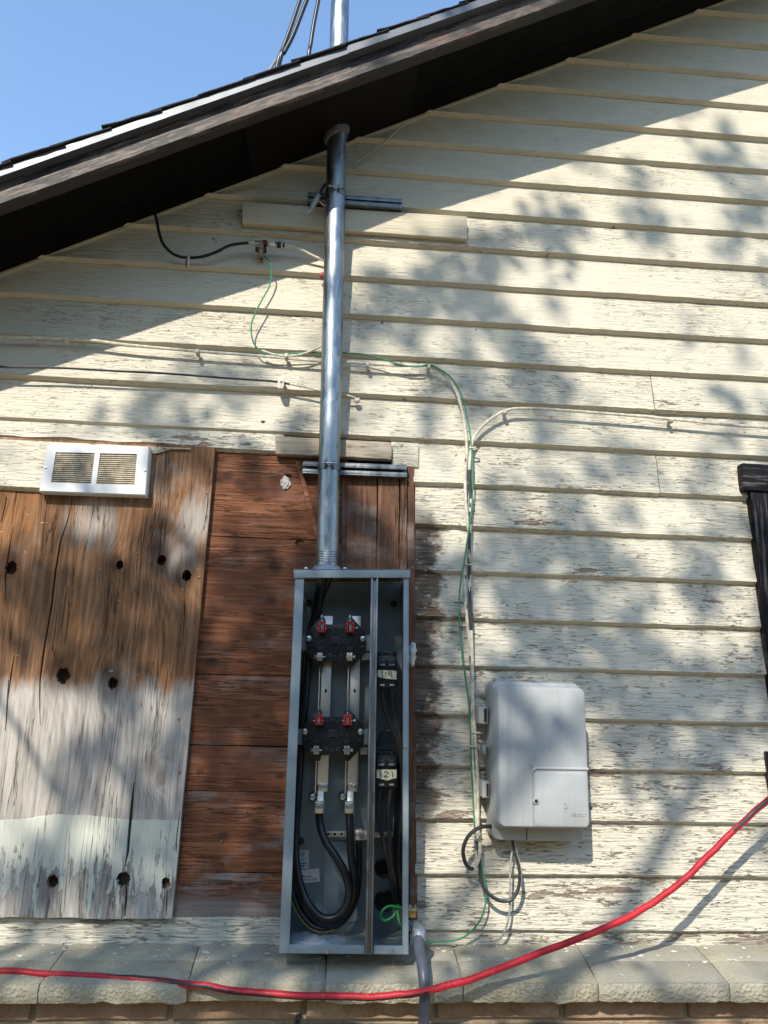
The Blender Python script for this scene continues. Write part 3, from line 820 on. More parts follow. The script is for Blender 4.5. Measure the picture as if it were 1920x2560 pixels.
for k in range(3):
    ya = -.246+.082*k; yb_ = ya+.080
    rakebar('soffit_board', ya, yb_ if k < 2 else .06, 1.556+(.001 if k == 1 else 0), 1.572, 'brown_soffit_paint', wob=.0006, seed=20+k*3)
rakebar('caulk_line', -.014, .006, 1.5495, 1.5555, 'clean_paint', wob=.0035, seed=33, n=400)
# patch where the mast goes through, and lookout blocks
xp0, xp1 = P(613,340,-.2).x, P(1045,210,-.2).x
rakebar('soffit_patch', -.244, -.030, 1.549, 1.5555, 'soffit_patch_paint', n=20, x0=xp0, x1=xp1, wob=.0006, seed=51)
for px in (455, 255, 1190, 1420):
    x = P(px, 400, -.13).x; z = zroof(x)
    mb = MB(); mb.hexa([(x-.018,-.245,z-.03-.018*SL),(x+.018,-.245,z-.03+.018*SL),(x+.018,-.245,z+.002+.018*SL),(x-.018,-.245,z+.002-.018*SL),
                        (x-.018,-.225,z-.012-.018*SL),(x+.018,-.225,z-.012+.018*SL),(x+.018,-.225,z+.002+.018*SL),(x-.018,-.225,z+.002-.018*SL)])
    mb.build('lookout_block', 'brown_soffit_paint', roof, bevel=.002)
# deck and drip edge (two lengths with a lapped joint)
rakebar('roof_deck', -.296, .8, 1.5735, 1.586, 'sheathing', n=4)
xj = P(900, 115, -.32).x
rakebar('drip_edge', -.3215, -.2965, 1.5655, 1.5868, 'drip_steel', x0=xa, x1=xj, n=60, wob=.0006, seed=61)
rakebar('drip_edge', -.3245, -.2970, 1.5640, 1.5872, 'drip_steel', x0=xj-.03, x1=xb, n=60, wob=.0006, seed=66)
# shingles: courses up the rake
ex = .108
ns = int((xb-xa)/ex)
k_ = 1/math.sqrt(1+SL*SL)
for i in range(ns):
    x0 = xa+i*ex+random.uniform(-.008,.008); x1 = x0+ex*1.25
    z0_, z1_ = EZ+1.588+SL*x0, EZ+1.588+SL*x1
    ye = -.3285+random.uniform(-.003,.003); t0 = .0075+random.uniform(-.004,.006); nseg = 6; L = []
    for s_ in range(nseg+1):
        t = s_/nseg; x = x0+(x1-x0)*t; lift = t0*(1-t)+.0005
        yy = ye + nz(x, 30, i)*.003
        zz = EZ+1.5905+SL*x
        th = .0034
        L.append([(x, yy, zz+lift-th), (x, .05, zz+lift-th), (x, .05, zz+lift), (x, yy, zz+lift+nz(x, 60, i)*.0015)])
    mb = MB(); mb.loft(L); mb.build('shingle', 'shingle_grit', roof)
rakebar('shingle_field', .048, .82, 1.588, 1.602, 'shingle_grit', n=20)

# ================================================================== FITTINGS ON THE WALL
# ---- service mast
mast = thing('service_mast', 'galvanised steel service mast pipe rising from the meter box through the roof', 'pipe')
pb, pt = Vector((-.0064,-.07,EZ+.268)), Vector((-.0329,-.07,EZ+1.516))
dirp = (pt-pb)/(pt.z-pb.z)
def mast_at(z): return pb + dirp*(z-pb.z)
mb = MB(); mb.tube([mast_at(EZ+.268+k*.1) for k in range(30)], .0275, 40); mb.build('pipe', 'galvanised_pipe', mast, smooth=True)
mb = MB(); q = mast_at(EZ+.27)
mb.loft([[(q.x+math.cos(a)*r_, q.y+math.sin(a)*r_, z) for a in [2*math.pi*k/32 for k in range(32)]] for r_, z in ((.036,EZ+.262),(.036,EZ+.276),(.0335,EZ+.284),(.0315,EZ+.286),(.0285,EZ+.2865))])
mb.build('hub', 'fitting_zinc', mast, smooth=True)
for k in range(5):     # thread rings at the lower end
    q = mast_at(EZ+.296+k*.006); mb = MB()
    mb.loft([[(q.x+math.cos(a)*r_, q.y+math.sin(a)*r_, q.z+dz) for a in [2*math.pi*j/28 for j in range(28)]] for r_, dz in ((.0274,-.0018),(.0282,0),(.0274,.0018))])
    mb.build('thread', 'galvanised_pipe', mast, smooth=True)
q = mast_at(EZ+1.530); mb = MB()
mb.loft([[(q.x+math.cos(a)*r_*(1+.1*nz(k_*3+j, .9, 4)), q.y+math.sin(a)*r_*(1+.1*nz(j, 1.1, 7)), z+SL*math.cos(a)*r_) for j, a in enumerate([2*math.pi*k/24 for k in range(24)])] for k_, (r_, z) in enumerate(((.028,EZ+1.512),(.033,EZ+1.517),(.036,EZ+1.528),(.038,EZ+1.540)))])
mb.build('sealant_collar', 'sealant', mast, smooth=True)
# struts with slots, straps
def strut(name, pts, Yf, depth, label, slots):
    t = thing(name, label, 'bracket')
    a, b, c, d = [P(x, y, Yf) for x, y in pts]          # TL, TR, BR, BL
    ux = (b-a).normalized(); uz = (a-d).normalized(); L = (b-a).length; H = (a-d).length
    def w(u, v, y): q = d + ux*u + uz*v; return Vector((q.x, y, q.z))
    back = Yf+depth; lip = .0085; th = .0026
    base = MB(); base.prism([w(0,th,back-th), w(L,th,back-th), w(L,H-th,back-th), w(0,H-th,back-th)], (0,th,0))
    web = base.build('web', 'zinc_channel', t)
    cs = []
    for u in slots:
        pts_ = []
        for k in range(16):
            an = 2*math.pi*k/16
            pts_.append(w(L*u + math.cos(an)*.0065 + (.0075 if math.cos(an) > 0 else -.0075), H*.5+math.sin(an)*.0065, back-.01))
        cs.append((pts_, (0,.02,0)))
    if cs: cut(web, cs)
    for v0, v1, sgn in ((0, th, 1), (H-th, H, -1)):
        m1 = MB(); m1.hexa([w(0,v0,Yf), w(L,v0,Yf), w(L,v1,Yf), w(0,v1,Yf), w(0,v0,back), w(L,v0,back), w(L,v1,back), w(0,v1,back)])
        va = v1 if sgn > 0 else v0-lip; vb = v1+lip if sgn > 0 else v0
        m1.hexa([w(0,va,Yf), w(L,va,Yf), w(L,vb,Yf), w(0,vb,Yf), w(0,va,Yf+th), w(L,va,Yf+th), w(L,vb,Yf+th), w(0,vb,Yf+th)])
        vi = vb if sgn > 0 else va
        m1.hexa([w(0,vi-.001,Yf), w(L,vi-.001,Yf), w(L,vi+.001,Yf), w(0,vi+.001,Yf), w(0,vi-.001,Yf+.007), w(L,vi-.001,Yf+.007), w(L,vi+.001,Yf+.007), w(0,vi+.001,Yf+.007)])
        m1.build('flange', 'zinc_channel', t, bevel=.0006)
    return t, w, L, H, back
def hexbolt(c, r, parent, name='bolt', mat='steel_screw', h=.004, seg=6):
    mb = MB(); mb.cyl((c[0], c[1]+.001, c[2]), (c[0], c[1]-.0012, c[2]), r*1.55, 16); mb.cyl((c[0], c[1]-.001, c[2]), (c[0], c[1]-h, c[2]), r, seg)
    return mb.build(name, mat, parent, bevel=.0004)
t, w_, L, H, bk = strut('strut_channel', [(757,1153),(1018,1163),(1018,1195),(756,1183)], -.0405, .0215, 'short slotted steel strut across brown boards just above the meter box', (.44,.60,.92))
for u in (.09, .76): q = w_(L*u, H*.5, bk-.003); hexbolt(q, .0042, t)
t, w_, L, H, bk = strut('strut_channel', [(769,480),(1005,497),(1005,526),(768,503)], -.0520, .0225, 'short slotted steel strut near the roof on the cream siding', (.46,.66,.96))
q = w_(L*.80, H*.5, bk-.003); hexbolt(q, .0055, t)
def strap(z, parent):
    q = mast_at(z); mb = MB(); n = 30
    # two half straps round the front of the pipe with upstanding ears
    for s_ in (-1, 1):
        lo = []
        for k in range(13):
            an = R(-90 + s_*(17 + k*10)); r0 = .0279; r1 = .0293
            x0_, y0_ = math.cos(an), math.sin(an)
            hz = .0105
            lo.append([(q.x+x0_*r0, q.y+y0_*r0, q.z-hz), (q.x+x0_*r1, q.y+y0_*r1, q.z-hz), (q.x+x0_*r1, q.y+y0_*r1, q.z+hz), (q.x+x0_*r0, q.y+y0_*r0, q.z+hz)])
        mb.loft(lo)
        ex_ = q.x+s_*.0095
        mb.box(min(ex_, ex_+s_*.0016), max(ex_, ex_+s_*.0016), q.y-.044, q.y-.026, q.z-.0105, q.z+.0125)
    o = mb.build('pipe_strap', 'zinc_channel', parent, bevel=.0003)
    m2 = MB(); m2.cyl((q.x-.019, q.y-.037, q.z+.001), (q.x+.019, q.y-.037, q.z+.001), .0026, 10); m2.build('strap_bolt', 'steel_screw', o, smooth=True)
strap(P(815,1160,-.1).z, mast); strap(P(838,470,-.1).z, mast)

# ---- return-air grille on the panel
gr = thing('vent_grille', 'white metal wall grille with two banks of tan louvres on weathered panel', 'vent')
ga, gb, gc, gd = P(117,1110,-.060), P(374,1115,-.060), P(364,1239,-.060), P(97,1229,-.060)
def gq(u, v, y):
    q = (ga*(1-u)+gb*u)*(1-v) + (gd*(1-u)+gc*u)*v
    return Vector((q.x, y-.015, q.z))
def ring_frame(mb, u0, u1, v0, v1, U0, U1, V0, V1, yf, yb):
    for (a, b, c, d) in (((U0,V0),(U1,V0),(u1,v0),(u0,v0)), ((U1,V0),(U1,V1),(u1,v1),(u1,v0)), ((U1,V1),(U0,V1),(u0,v1),(u1,v1)), ((U0,V1),(U0,V0),(u0,v0),(u0,v1))):
        pts = [gq(*a,yf), gq(*b,yf), gq(*c,yf), gq(*d,yf)]
        mb.prism(pts, (0, yb-yf, 0))
mb = MB()
# bevelled face plate: outer skirt + flat face
def pl(u0, u1, v0, v1, y): return [gq(u0,v0,y), gq(u1,v0,y), gq(u1,v1,y), gq(u0,v1,y)]
outer = [pl(0,1,0,1,-.0160), pl(0,1,0,1,-.042), pl(.008,.992,.02,.98,-.0455)]
mb.loft(outer, cap0=False, cap1=False)
fr = []
u_in = [(.10,.475), (.525,.885)]; v_in = (.17,.80)
us = [.008,.10,.475,.525,.885,.992]; vs_ = [.02,.17,.80,.98]
for i in range(5):
    for j in range(3):
        if j == 1 and i in (1, 3): continue
        mb.add([gq(us[i],vs_[j],-.0455), gq(us[i+1],vs_[j],-.0455), gq(us[i+1],vs_[j+1],-.0455), gq(us[i],vs_[j+1],-.0455)], [(0,1,2,3)])
mb.build('face_plate', 'grille_enamel', gr)
mb = MB(); mb.prism(pl(.012,.988,.03,.97,-.0325), (0,.0015,0)); mb.build('duct_dark', 'grille_dust', gr)
for (u0, u1) in u_in:
    nsl = 15
    for k in range(nsl):
        v0 = v_in[0]+(v_in[1]-v_in[0])*k/nsl; v1 = v0+(v_in[1]-v_in[0])/nsl
        mb = MB()
        q0, q1 = gq(u0,v0+.001,-.0400), gq(u1,v0+.001,-.0400)
        q2, q3 = gq(u1,v1+.006,-.0452), gq(u0,v1+.006,-.0452)
        mb.prism([q0,q1,q2,q3], (0,.0007,-.0006)); mb.build('louvre', 'grille_slat', gr)
for u, v in ((.028,.5),(.978,.5)):
    q = gq(u, v, -.0458); mb = MB(); mb.cyl((q.x,q.y+.001,q.z),(q.x,q.y-.0014,q.z),.0028,12); mb.build('screw', 'steel_screw', gr, bevel=.0006)

# ================================================================== METER BOX
box = thing('meter_box', 'open grey steel meter and breaker box with two empty meter sockets', 'electric box')
YF, YB = -.160, -.022
cTL, cTR, cBL, cBR = P(738,1444,YF), P(1022,1444,YF), P(697,2383,YF), P(1021,2386,YF)
def bq(u, v, y):
    q = (cTL*(1-u)+cTR*u)*(1-v) + (cBL*(1-u)+cBR*u)*v
    return Vector((q.x, y, q.z))
BWID = (cTR-cTL).length; BHGT = (cTL-cBL).length
def bslab(name, u0, u1, v0, v1, y0, y1, mat, parent=box, bevel=.0006):
    mb = MB(); mb.hexa([bq(u0,v0,y0), bq(u1,v0,y0), bq(u1,v1,y0), bq(u0,v1,y0), bq(u0,v0,y1), bq(u1,v0,y1), bq(u1,v1,y1), bq(u0,v1,y1)])
    return mb.build(name, mat, parent, bevel=bevel)
tu = .0016/BWID; tv = .0016/BHGT
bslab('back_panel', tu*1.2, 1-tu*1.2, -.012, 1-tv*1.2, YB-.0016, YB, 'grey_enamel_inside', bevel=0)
flL, flR = .0205/BWID, .0122/BWID
def side(name, u0, u1, flu0, flu1):
    mb = MB()
    a = [bq(u0,-.005,YF), bq(u1,-.005,YF), bq(u1,1,YF), bq(u0,1,YF)]
    mb.prism(a, (0, YB-YF, 0))
    o = mb.build(name, 'grey_enamel', box, bevel=.0004)
    bslab('flange', flu0, flu1, -.005, 1, YF-.0004, YF+.0012, 'grey_enamel', box, .0005)
side('side_panel', 0, tu, tu*1.02, flL); side('side_panel', 1-tu, 1, 1-flR, 1-tu*1.02)
# returned inner edges of the flanges
bslab('flange_return', flL-tu, flL, 0, .985, YF+.0013, YF+.012, 'grey_enamel', bevel=0)
bslab('flange_return', 1-flR, 1-flR+tu, 0, .985, YF+.0013, YF+.012, 'grey_enamel', bevel=0)
# floor, front lip, top cap
vl = .0165/BHGT
bslab('floor_panel', tu*1.1, 1-tu*1.1, 1-tv, 1, YF+.002, YB-.0017, 'grey_enamel')
uc0, uc1 = (923-703)/(1021-703)*.925, (931-697)/324
lipL = bslab('front_lip', flL+tu*.2, .658, 1-vl, 1-tv*.1, YF-.001, YF+.0006, 'grey_enamel')
lipR = bslab('front_lip', .732, 1-flR-tu*.2, 1-vl, 1-tv*.1, YF-.001, YF+.0006, 'grey_enamel')
a, b, c, d = P(734,1423,-.166), P(1025,1423,-.166), P(1025,1444,-.166), P(735,1444,-.166)
mb = MB(); mb.hexa([a, b, c, d] + [Vector((q.x, -.1642, q.z)) for q in (a, b, c, d)]); cap = mb.build('top_cap', 'grey_enamel', box, bevel=.0005)
mb = MB(); mb.hexa([Vector((a.x,-.1660,a.z-.0018)), Vector((b.x,-.1660,b.z-.0018)), Vector((b.x,-.1660,b.z+.0002)), Vector((a.x,-.1660,a.z+.0002)),
                    Vector((a.x,YB,a.z+.0045)), Vector((b.x,YB,b.z+.0045)), Vector((b.x,YB,b.z+.0065)), Vector((a.x,YB,a.z+.0065))])
mb.build('cap_top', 'grey_enamel', cap)
for px in (765, 862): 
    q = P(px, 1423, -.15); mb = MB(); mb.cyl((q.x,-.15,q.z),(q.x,-.15,q.z+.004),.004,12); mb.build('screw', 'steel_screw', cap, bevel=.0008)
for px, py, par in ((818,2378,lipL),(977,2376,lipR)):
    q = P(px, py, YF-.001); hexbolt((q.x, YF-.001, q.z), .0032, par, 'screw', seg=14)
q = P(1013, 1869, YF-.001); hexbolt((q.x, YF-.001, q.z), .0030, box, 'screw', seg=14)
for px, py in ((772,1508),(985,1510),(752,2103)):
    q = P(px, py, YB-.002); o = hexbolt((q.x, YB-.002, q.z), .0055, box, 'mounting_bolt', 'black_moulding_soft', h=.007)
# divider channel with two rails and a groove, and the partition behind it
def strip_px(name, x0t, x1t, yt, x0b, x1b, yb, Yf, th, mat, parent=box, bevel=.0005):
    mb = MB(); mb.prism([P(x0t,yt,Yf), P(x1t,yt,Yf), P(x1b,yb,Yf), P(x0b,yb,Yf)], (0,th,0)); return mb.build(name, mat, parent, bevel=bevel)
chan = strip_px('divider_channel', 931,944, 1445, 917,929, 2386, -.1555, .0015, 'dull_zinc')
strip_px('channel_rail', 928,932.4, 1445, 913,918, 2386, -.1632, .008, 'dull_zinc', chan)
strip_px('channel_rail', 941.5,945.5, 1445, 926.5,931, 2386, -.1632, .008, 'dull_zinc', chan)
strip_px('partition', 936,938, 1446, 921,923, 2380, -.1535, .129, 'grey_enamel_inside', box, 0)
# cross brackets behind the sockets
for y0, y1, yy in ((1588,1626,0),(1822,1862,1)):
    strip_px('cross_bracket', 753-13*yy, 926-6*yy, y0, 751-13*yy, 925-6*yy, y1, -.078, .0022, 'grey_enamel')
    strip_px('cross_bracket', 905-4*yy, 926-6*yy, y1+6, 905-4*yy, 925-6*yy, y1+24, -.060, .0022, 'aluminium_bar')
# bus bars
def c7(x, y): return (680+.2411*x, 1380+.2411*y)
def c8(x, y): return (680+.2652*x, 1880+.2652*y)
for (t0, t1, b0, b1) in ((810,832,793,820), (880.5,902,868,894.5)):
    bar = strip_px('bus_bar', t0,t1,1540, b0,b1,1962, -.064, .004, 'aluminium_bar')
    strip_px('bus_edge', t0-7,t0-4.5,1537, b0-6.5,b0-3.5,1985, -.0745, .014, 'aluminium_bar', bar)
    f = (1727-1540)/(1962-1540); cx = (t0+(b0-t0)*f+t1+(b1-t1)*f)/2
    q = P(cx, 1727, -.0645); mb = MB()
    mb.loft([[(q.x+math.cos(an)*.0028, y, q.z+math.sin(an)*.0048) for an in [2*math.pi*k/14 for k in range(14)]] for y in (-.0639,-.0645)])
    mb.build('slot', 'cavity_dark', bar)
# meter sockets
OCT = [(490,690),(505,680),(540,680),(552,692),(562,750),(765,750),(775,695),(790,682),(828,680),(845,692),(965,832),(970,1040),(838,1185),(822,1196),(790,1196),(775,1180),(764,1138),(548,1138),(538,1182),(525,1196),(492,1196),(476,1185),(355,1040),(362,832)]
def socket(cx, cy, s, idx):
    def q(x, y, Y): X, Yy = cx+(x-662)*s, cy+(y-940)*s; p = c7(X, Yy); return P(p[0], p[1], Y)
    mb = MB(); mb.prism([q(x, y, -.092) for x, y in OCT], (0,.014,0)); so_ = mb.build('meter_socket', 'black_moulding', box, bevel=.0014)
    for (y0, y1) in ((828,834),(884,888),(978,982),(1036,1040)):
        m = MB(); m.prism([q(368 if y0>830 else 385,y0,-.0932), q(962 if y0>830 else 945,y0,-.0932), q(962,y1,-.0932), q(370,y1,-.0932)], (0,.0025,0)); m.build('rib', 'black_moulding_soft', so_)
    for (x0, x1) in ((606,612),(716,722)):
        m = MB(); m.prism([q(x0,752,-.0932), q(x1,752,-.0932), q(x1,1136,-.0932), q(x0,1136,-.0932)], (0,.0025,0)); m.build('rib', 'black_moulding_soft', so_)
    m = MB(); m.prism([q(620,880,-.097), q(705,880,-.097), q(712,890,-.097), q(712,985,-.097), q(690,985,-.097), q(690,955,-.097), q(630,955,-.097), q(630,985,-.097), q(612,985,-.097), q(612,890,-.097)], (0,.006,0)); m.build('center_boss', 'black_moulding_soft', so_, bevel=.0008)
    for (x, y, r) in ((607,800,.0042),(662,790,.0055),(722,800,.0045),(512,935,.0035),(805,938,.0035),(440,785,.0035),(600,1075,.0055),(652,1088,.0045),(716,1075,.0055),(378,975,.0032),(935,980,.0040),(585,938,.003),(745,940,.003)):
        c_ = q(x, y, -.092); m = MB(); m.tube([(c_.x,-.0915,c_.z),(c_.x,-.0945,c_.z)], r, 12); m.build('boss', 'black_moulding_soft', so_, bevel=.0006)
    # red guards with a pair of jaws
    for x in (520, 811):
        m = MB()
        for (a0, a1, b0, b1) in ((x-40,x-22,730,832),(x+22,x+40,730,832),(x-22,x+22,730,744),(x-22,x+22,820,832)):
            m.prism([q(a0,b0,-.116), q(a1,b0,-.116), q(a1,b1,-.116), q(a0,b1,-.116)], (0,.024,0))
        g = m.build('jaw_guard', 'red_guard', so_, bevel=.0006)
        for k in (-13, 3):
            m = MB(); m.prism([q(x+k,746,-.112), q(x+k+11,746,-.112), q(x+k+11,816,-.112), q(x+k,816,-.112)], (0,.02,0)); m.build('jaw', 'tin_lug', so_)
        m = MB(); a_, b_ = q(x-54,788,-.104), q(x+50,788,-.104); m.cyl(a_, b_, .0008, 6); m.build('pin', 'steel_screw', so_)
        c_ = q(x, 712, -.0925); m = MB(); m.tube([(c_.x,-.092,c_.z),(c_.x,-.096,c_.z)], .0022, 8); m.build('stud', 'aluminium_bar', so_)
        a_ = q(x+2,690,-.083); b_ = q(x+2,652,-.083); m = MB(); m.cyl(a_, b_, .0014, 6); m.build('blade', 'aluminium_bar', so_)
    for x, sg in ((497,-1),(806,1)):
        for k in (-28,-9,10):
            m = MB(); m.prism([q(x+k,1045,-.114), q(x+k+17,1045,-.114), q(x+k+17,1128,-.114), q(x+k,1128,-.114)], (0,.021,0)); jw = m.build('jaw', 'tin_lug', so_, bevel=.0006)
        m = MB(); m.cyl(q(x-40,1086,-.104), q(x+56,1086,-.104), .0009, 6); m.build('pin', 'steel_screw', so_)
        c_ = q(x+sg*46,1086,-.104); m = MB(); m.tube([(c_.x+math.cos(t_)*.0028,-.104,c_.z+math.sin(t_)*.0034) for t_ in [2*math.pi*k/12 for k in range(13)]], .0006, 6); m.build('pin_ring', 'steel_screw', so_)
        m = MB(); m.prism([q(x-30,985,-.099), q(x+36,985,-.099), q(x+36,1040,-.099), q(x-30,1040,-.099)], (0,.008,0)); m.build('jaw_block', 'black_moulding', so_, bevel=.001)
    for x, y in ((381,898),(943,900)):
        c_ = q(x, y, -.0925); hexbolt((c_.x,-.0925,c_.z), .0042, so_, 'screw', seg=14)
    c_ = q(881, 785, -.0925); m = MB(); m.tube([(c_.x,-.092,c_.z),(c_.x,-.0935,c_.z)], .0024, 12); m.build('white_dot', 'grille_enamel', so_)
socket(662, 940, 1.0, 0); socket(630, 1905, 1.03, 1)
# lugs at the foot of the bus bars
for X in (0, 283):
    mb = MB(); mb.prism([P(*c8(437+X,297),-.070), P(*c8(524+X,297),-.070), P(*c8(524+X,374),-.070), P(*c8(437+X,374),-.070)], (0,.006,0)); lg = mb.build('cable_lug', 'tin_lug', box, bevel=.001)
    mb = MB(); mb.prism([P(*c8(430+X,366),-.074), P(*c8(488+X,366),-.074), P(*c8(486+X,470),-.088), P(*c8(424+X,470),-.088)], (0,.006,0)); mb.build('lug_neck', 'tin_lug', lg, bevel=.001)
    mb = MB(); mb.prism([P(*c8(404+X,470),-.100), P(*c8(490+X,470),-.100), P(*c8(482+X,580),-.100), P(*c8(402+X,580),-.100)], (0,.024,0)); mb.build('lug_block', 'tin_lug', lg, bevel=.0015)
    q = P(*c8(446+X,525),-.1005); hexbolt((q.x,-.1005,q.z), .0068, lg, 'lug_screw', seg=18, h=.002)
    q = P(*c8(488+X,333),-.0705); hexbolt((q.x,-.0705,q.z), .0050, lg, 'lug_screw', seg=14, h=.003)
    q = P(*c8(385+X,420),-.060); mb = MB(); mb.cyl((q.x,-.04,q.z),(q.x,-.066,q.z),.0095,16); ins = mb.build('insulator', 'black_moulding', box, bevel=.0015)
    hexbolt((q.x,-.0665,q.z), .0045, ins, 'screw', seg=14)
# neutral bar
nb = strip_px('neutral_bar', *(c8(512,0)[0], c8(900,0)[0]), c8(0,748)[1], *(c8(514,0)[0], c8(900,0)[0]), c8(0,800)[1], -.062, .010, 'aluminium_bar')
for k in range(7):
    q = P(*c8(530+k*31,774), -.0622); mb = MB(); mb.tube([(q.x,-.0615,q.z),(q.x,-.0626,q.z)], .0030, 12); mb.build('terminal_hole', 'cavity_dark' if k % 2 == 0 else 'steel_screw', nb)
strip_px('neutral_bar', *(c8(965,0)[0], c8(1140,0)[0]), c8(0,755)[1], *(c8(965,0)[0], c8(1140,0)[0]), c8(0,805)[1], -.062, .010, 'aluminium_bar')
mb = MB(); mb.prism([P(*c8(776,735),-.082), P(*c8(854,735),-.082), P(*c8(852,832),-.082), P(*c8(774,832),-.082)], (0,.02,0)); lg = mb.build('neutral_lug', 'aluminium_bar', box, bevel=.0012)
q = P(*c8(814,788),-.0825); hexbolt((q.x,-.0825,q.z), .0060, lg, 'lug_screw', seg=16, h=.002)
# heavy cables
def cable(name, pts, r, mat, parent, seg=12, n=7, mfun=None):
    mb = MB(); mb.tube(spline(pts, n), r, seg, True, 0, mfun); return mb.build(name, mat, parent, smooth=True)
def c8p(*L): return [P(*c8(x, y), Y) for x, y, Y in L]
def c7p(*L): return [P(*c7(x, y), Y) for x, y, Y in L]
up1 = [P(752,1880,-.062), P(762,1766,-.058), P(776,1621,-.052), P(795,1525,-.054), P(806,1462,-.064), P(815,1430,-.070)]
cable('service_cable', c8p((445,575,-.088),(452,680,-.09),(505,840,-.098),(610,1000,-.105),(695,1160,-.110),(725,1320,-.110),(690,1470,-.106),(590,1560,-.102),(460,1555,-.098),(335,1420,-.092),(262,1230,-.084),(222,1000,-.076),(225,700,-.068),(250,350,-.064)) + up1, .0088, 'cable_black', box)
cable('service_cable', c8p((730,575,-.088),(738,760,-.094),(748,980,-.098),(768,1180,-.098),(768,1340,-.098),(720,1480,-.094),(630,1590,-.092),(510,1620,-.090),(365,1530,-.084),(245,1330,-.076),(192,1090,-.066),(195,700,-.056),(222,350,-.052)) + [p+Vector((-.006,.016,0)) for p in up1[:4]] + [P(800,1462,-.056), P(808,1430,-.062)], .0088, 'cable_black', box)
cable('neutral_cable', c8p((816,832,-.072),(820,1000,-.074),(812,1200,-.076),(788,1370,-.078),(715,1530,-.078),(600,1635,-.080),(465,1668,-.084),(340,1610,-.082),(228,1440,-.078),(180,1240,-.070),(178,900,-.050),(200,500,-.044)) + [P(744,1880,-.044), P(756,1766,-.042), P(771,1621,-.038), P(793,1525,-.040), P(820,1452,-.055), P(826,1430,-.066)], .0080, ['cable_black','cable_yellow'], box, mfun=lambda t, k: 1 if abs(k-(.17 if t < .3 else .86)) < .05 else 0)
# breakers
def breaker(x0, x1, y0, y1, digits, twist):
    def q(u, v, Y): return P(x0+(x1-x0)*u, y0+(y1-y0)*v, Y)
    def b(name, u0, u1, v0, v1, Y, th, mat, par, bev=.0006):
        m = MB(); m.prism([q(u0,v0,Y), q(u1,v0,Y), q(u1,v1,Y), q(u0,v1,Y)], (0,th,0)); return m.build(name, mat, par, bevel=bev)
    br = b('breaker', 0, 1, .10, 1, -.112, .06, 'breaker_case', box, .0012)
    b('breaker_base', -.02, 1.0, -.02, .10, -.096, .05, 'black_moulding', br)
    for u0 in (.04, .53):
        b('breaker_pole', u0, u0+.43, .17, .43, -.1175, .006, 'black_moulding_soft', br, .0008)
        b('toggle', u0+.07, u0+.35, .33, .385, -.1225, .006, 'breaker_print', br, .0008)
        text_mesh('100', .0042, q(u0+.21,.245,-.1180), q(1,.5,0)-q(0,.5,0), (0,0,1), .0001, 'breaker_print', 'rating_print', br)
        text_mesh('ON', .0030, q(u0+.21,.475,-.1125), q(1,.5,0)-q(0,.5,0), (0,0,1), .0001, 'breaker_print', 'rating_print', br)
        b('terminal', u0+.10, u0+.33, .905, .955, -.1135, .004, 'aluminium_bar', br)
    for u in (.24, .74):
        m = MB(); m.cyl(q(u,.11,-.104), q(u,.02,-.104), .0011, 6); m.build('clip', 'steel_screw', br)
    # torn tape label with the hand-written number
    tp = MB(); pts = []
    for k in range(9): pts.append(q(.02+.96*k/8, .50+.012*nz(k, 1.3, twist)+.03*(k/8)*(1 if twist < 5 else 0), -.1145))
    for k in range(9): pts.append(q(.98-.96*k/8, .775+.025*nz(k, .9, twist+3)-(.07*(k/8) if twist < 5 else .035*math.cos(k/8*6.28)), -.1145))
    tp.prism(pts, (0,.0012,0)); tl = tp.build('tape_label', 'tape_cream', br)
    sm = MB()
    for stroke in digits:
        path = spline([q(u, v, -.1151) for u, v in stroke], 5) if len(stroke) > 2 else [q(u, v, -.1151) for u, v in stroke]
        sm.tube(path, .00075, 6)
    sm.build('ink_number', 'ink', br, smooth=True)
breaker(943.5, 992.5, 1630, 1719, [[(.24,.545),(.27,.715)],[(.41,.55),(.45,.715)],[(.72,.57),(.63,.545),(.56,.59),(.60,.64),(.70,.61),(.72,.57)],[(.72,.55),(.71,.64),(.76,.735)]], 2)
breaker(940.5, 992.5, 1880, 1968, [[(.20,.56),(.21,.72)],[(.38,.585),(.47,.55),(.55,.59),(.49,.65),(.38,.715)],[(.38,.715),(.47,.70),(.60,.71)],[(.78,.555),(.79,.72)]], 6)
# branch wires
cable('breaker_wire', c7p((1143,1400,-.100),(1160,1580,-.098),(1215,1760,-.09),(1285,1900,-.084),(1318,2080,-.08)) + c8p((1225,300,-.072),(1215,600,-.068),(1190,850,-.064),(1175,1050,-.06),(1170,1300,-.052),(1165,1400,-.036)), .0050, 'breaker_wire', box, 10)
cable('breaker_wire', c7p((1243,1400,-.100),(1262,1600,-.098),(1310,1800,-.09),(1335,2000,-.084)) + c8p((1218,120,-.08),(1228,450,-.074),(1205,800,-.070),(1200,1100,-.064),(1210,1300,-.052),(1190,1420,-.036)), .0050, 'breaker_wire', box, 10)
cable('breaker_wire', c8p((1028,325,-.100),(1006,560,-.102),(1040,800,-.096),(1098,1040,-.088),(1135,1260,-.07),(1160,1420,-.034)), .0050, 'breaker_wire', box, 10)
cable('breaker_wire', c8p((1122,325,-.100),(1098,560,-.104),(1108,800,-.100),(1125,1040,-.092),(1165,1260,-.074),(1180,1430,-.034)), .0050, 'breaker_wire', box, 10)
cable('breaker_wire', c7p((1098,2010,-.07),(1130,1900,-.075),(1200,1850,-.078),(1265,1890,-.078),(1300,2010,-.075)) + c8p((1190,200,-.06),(1180,500,-.055),(1160,800,-.05),(1150,1100,-.045)), .0050, 'breaker_wire', box, 10)
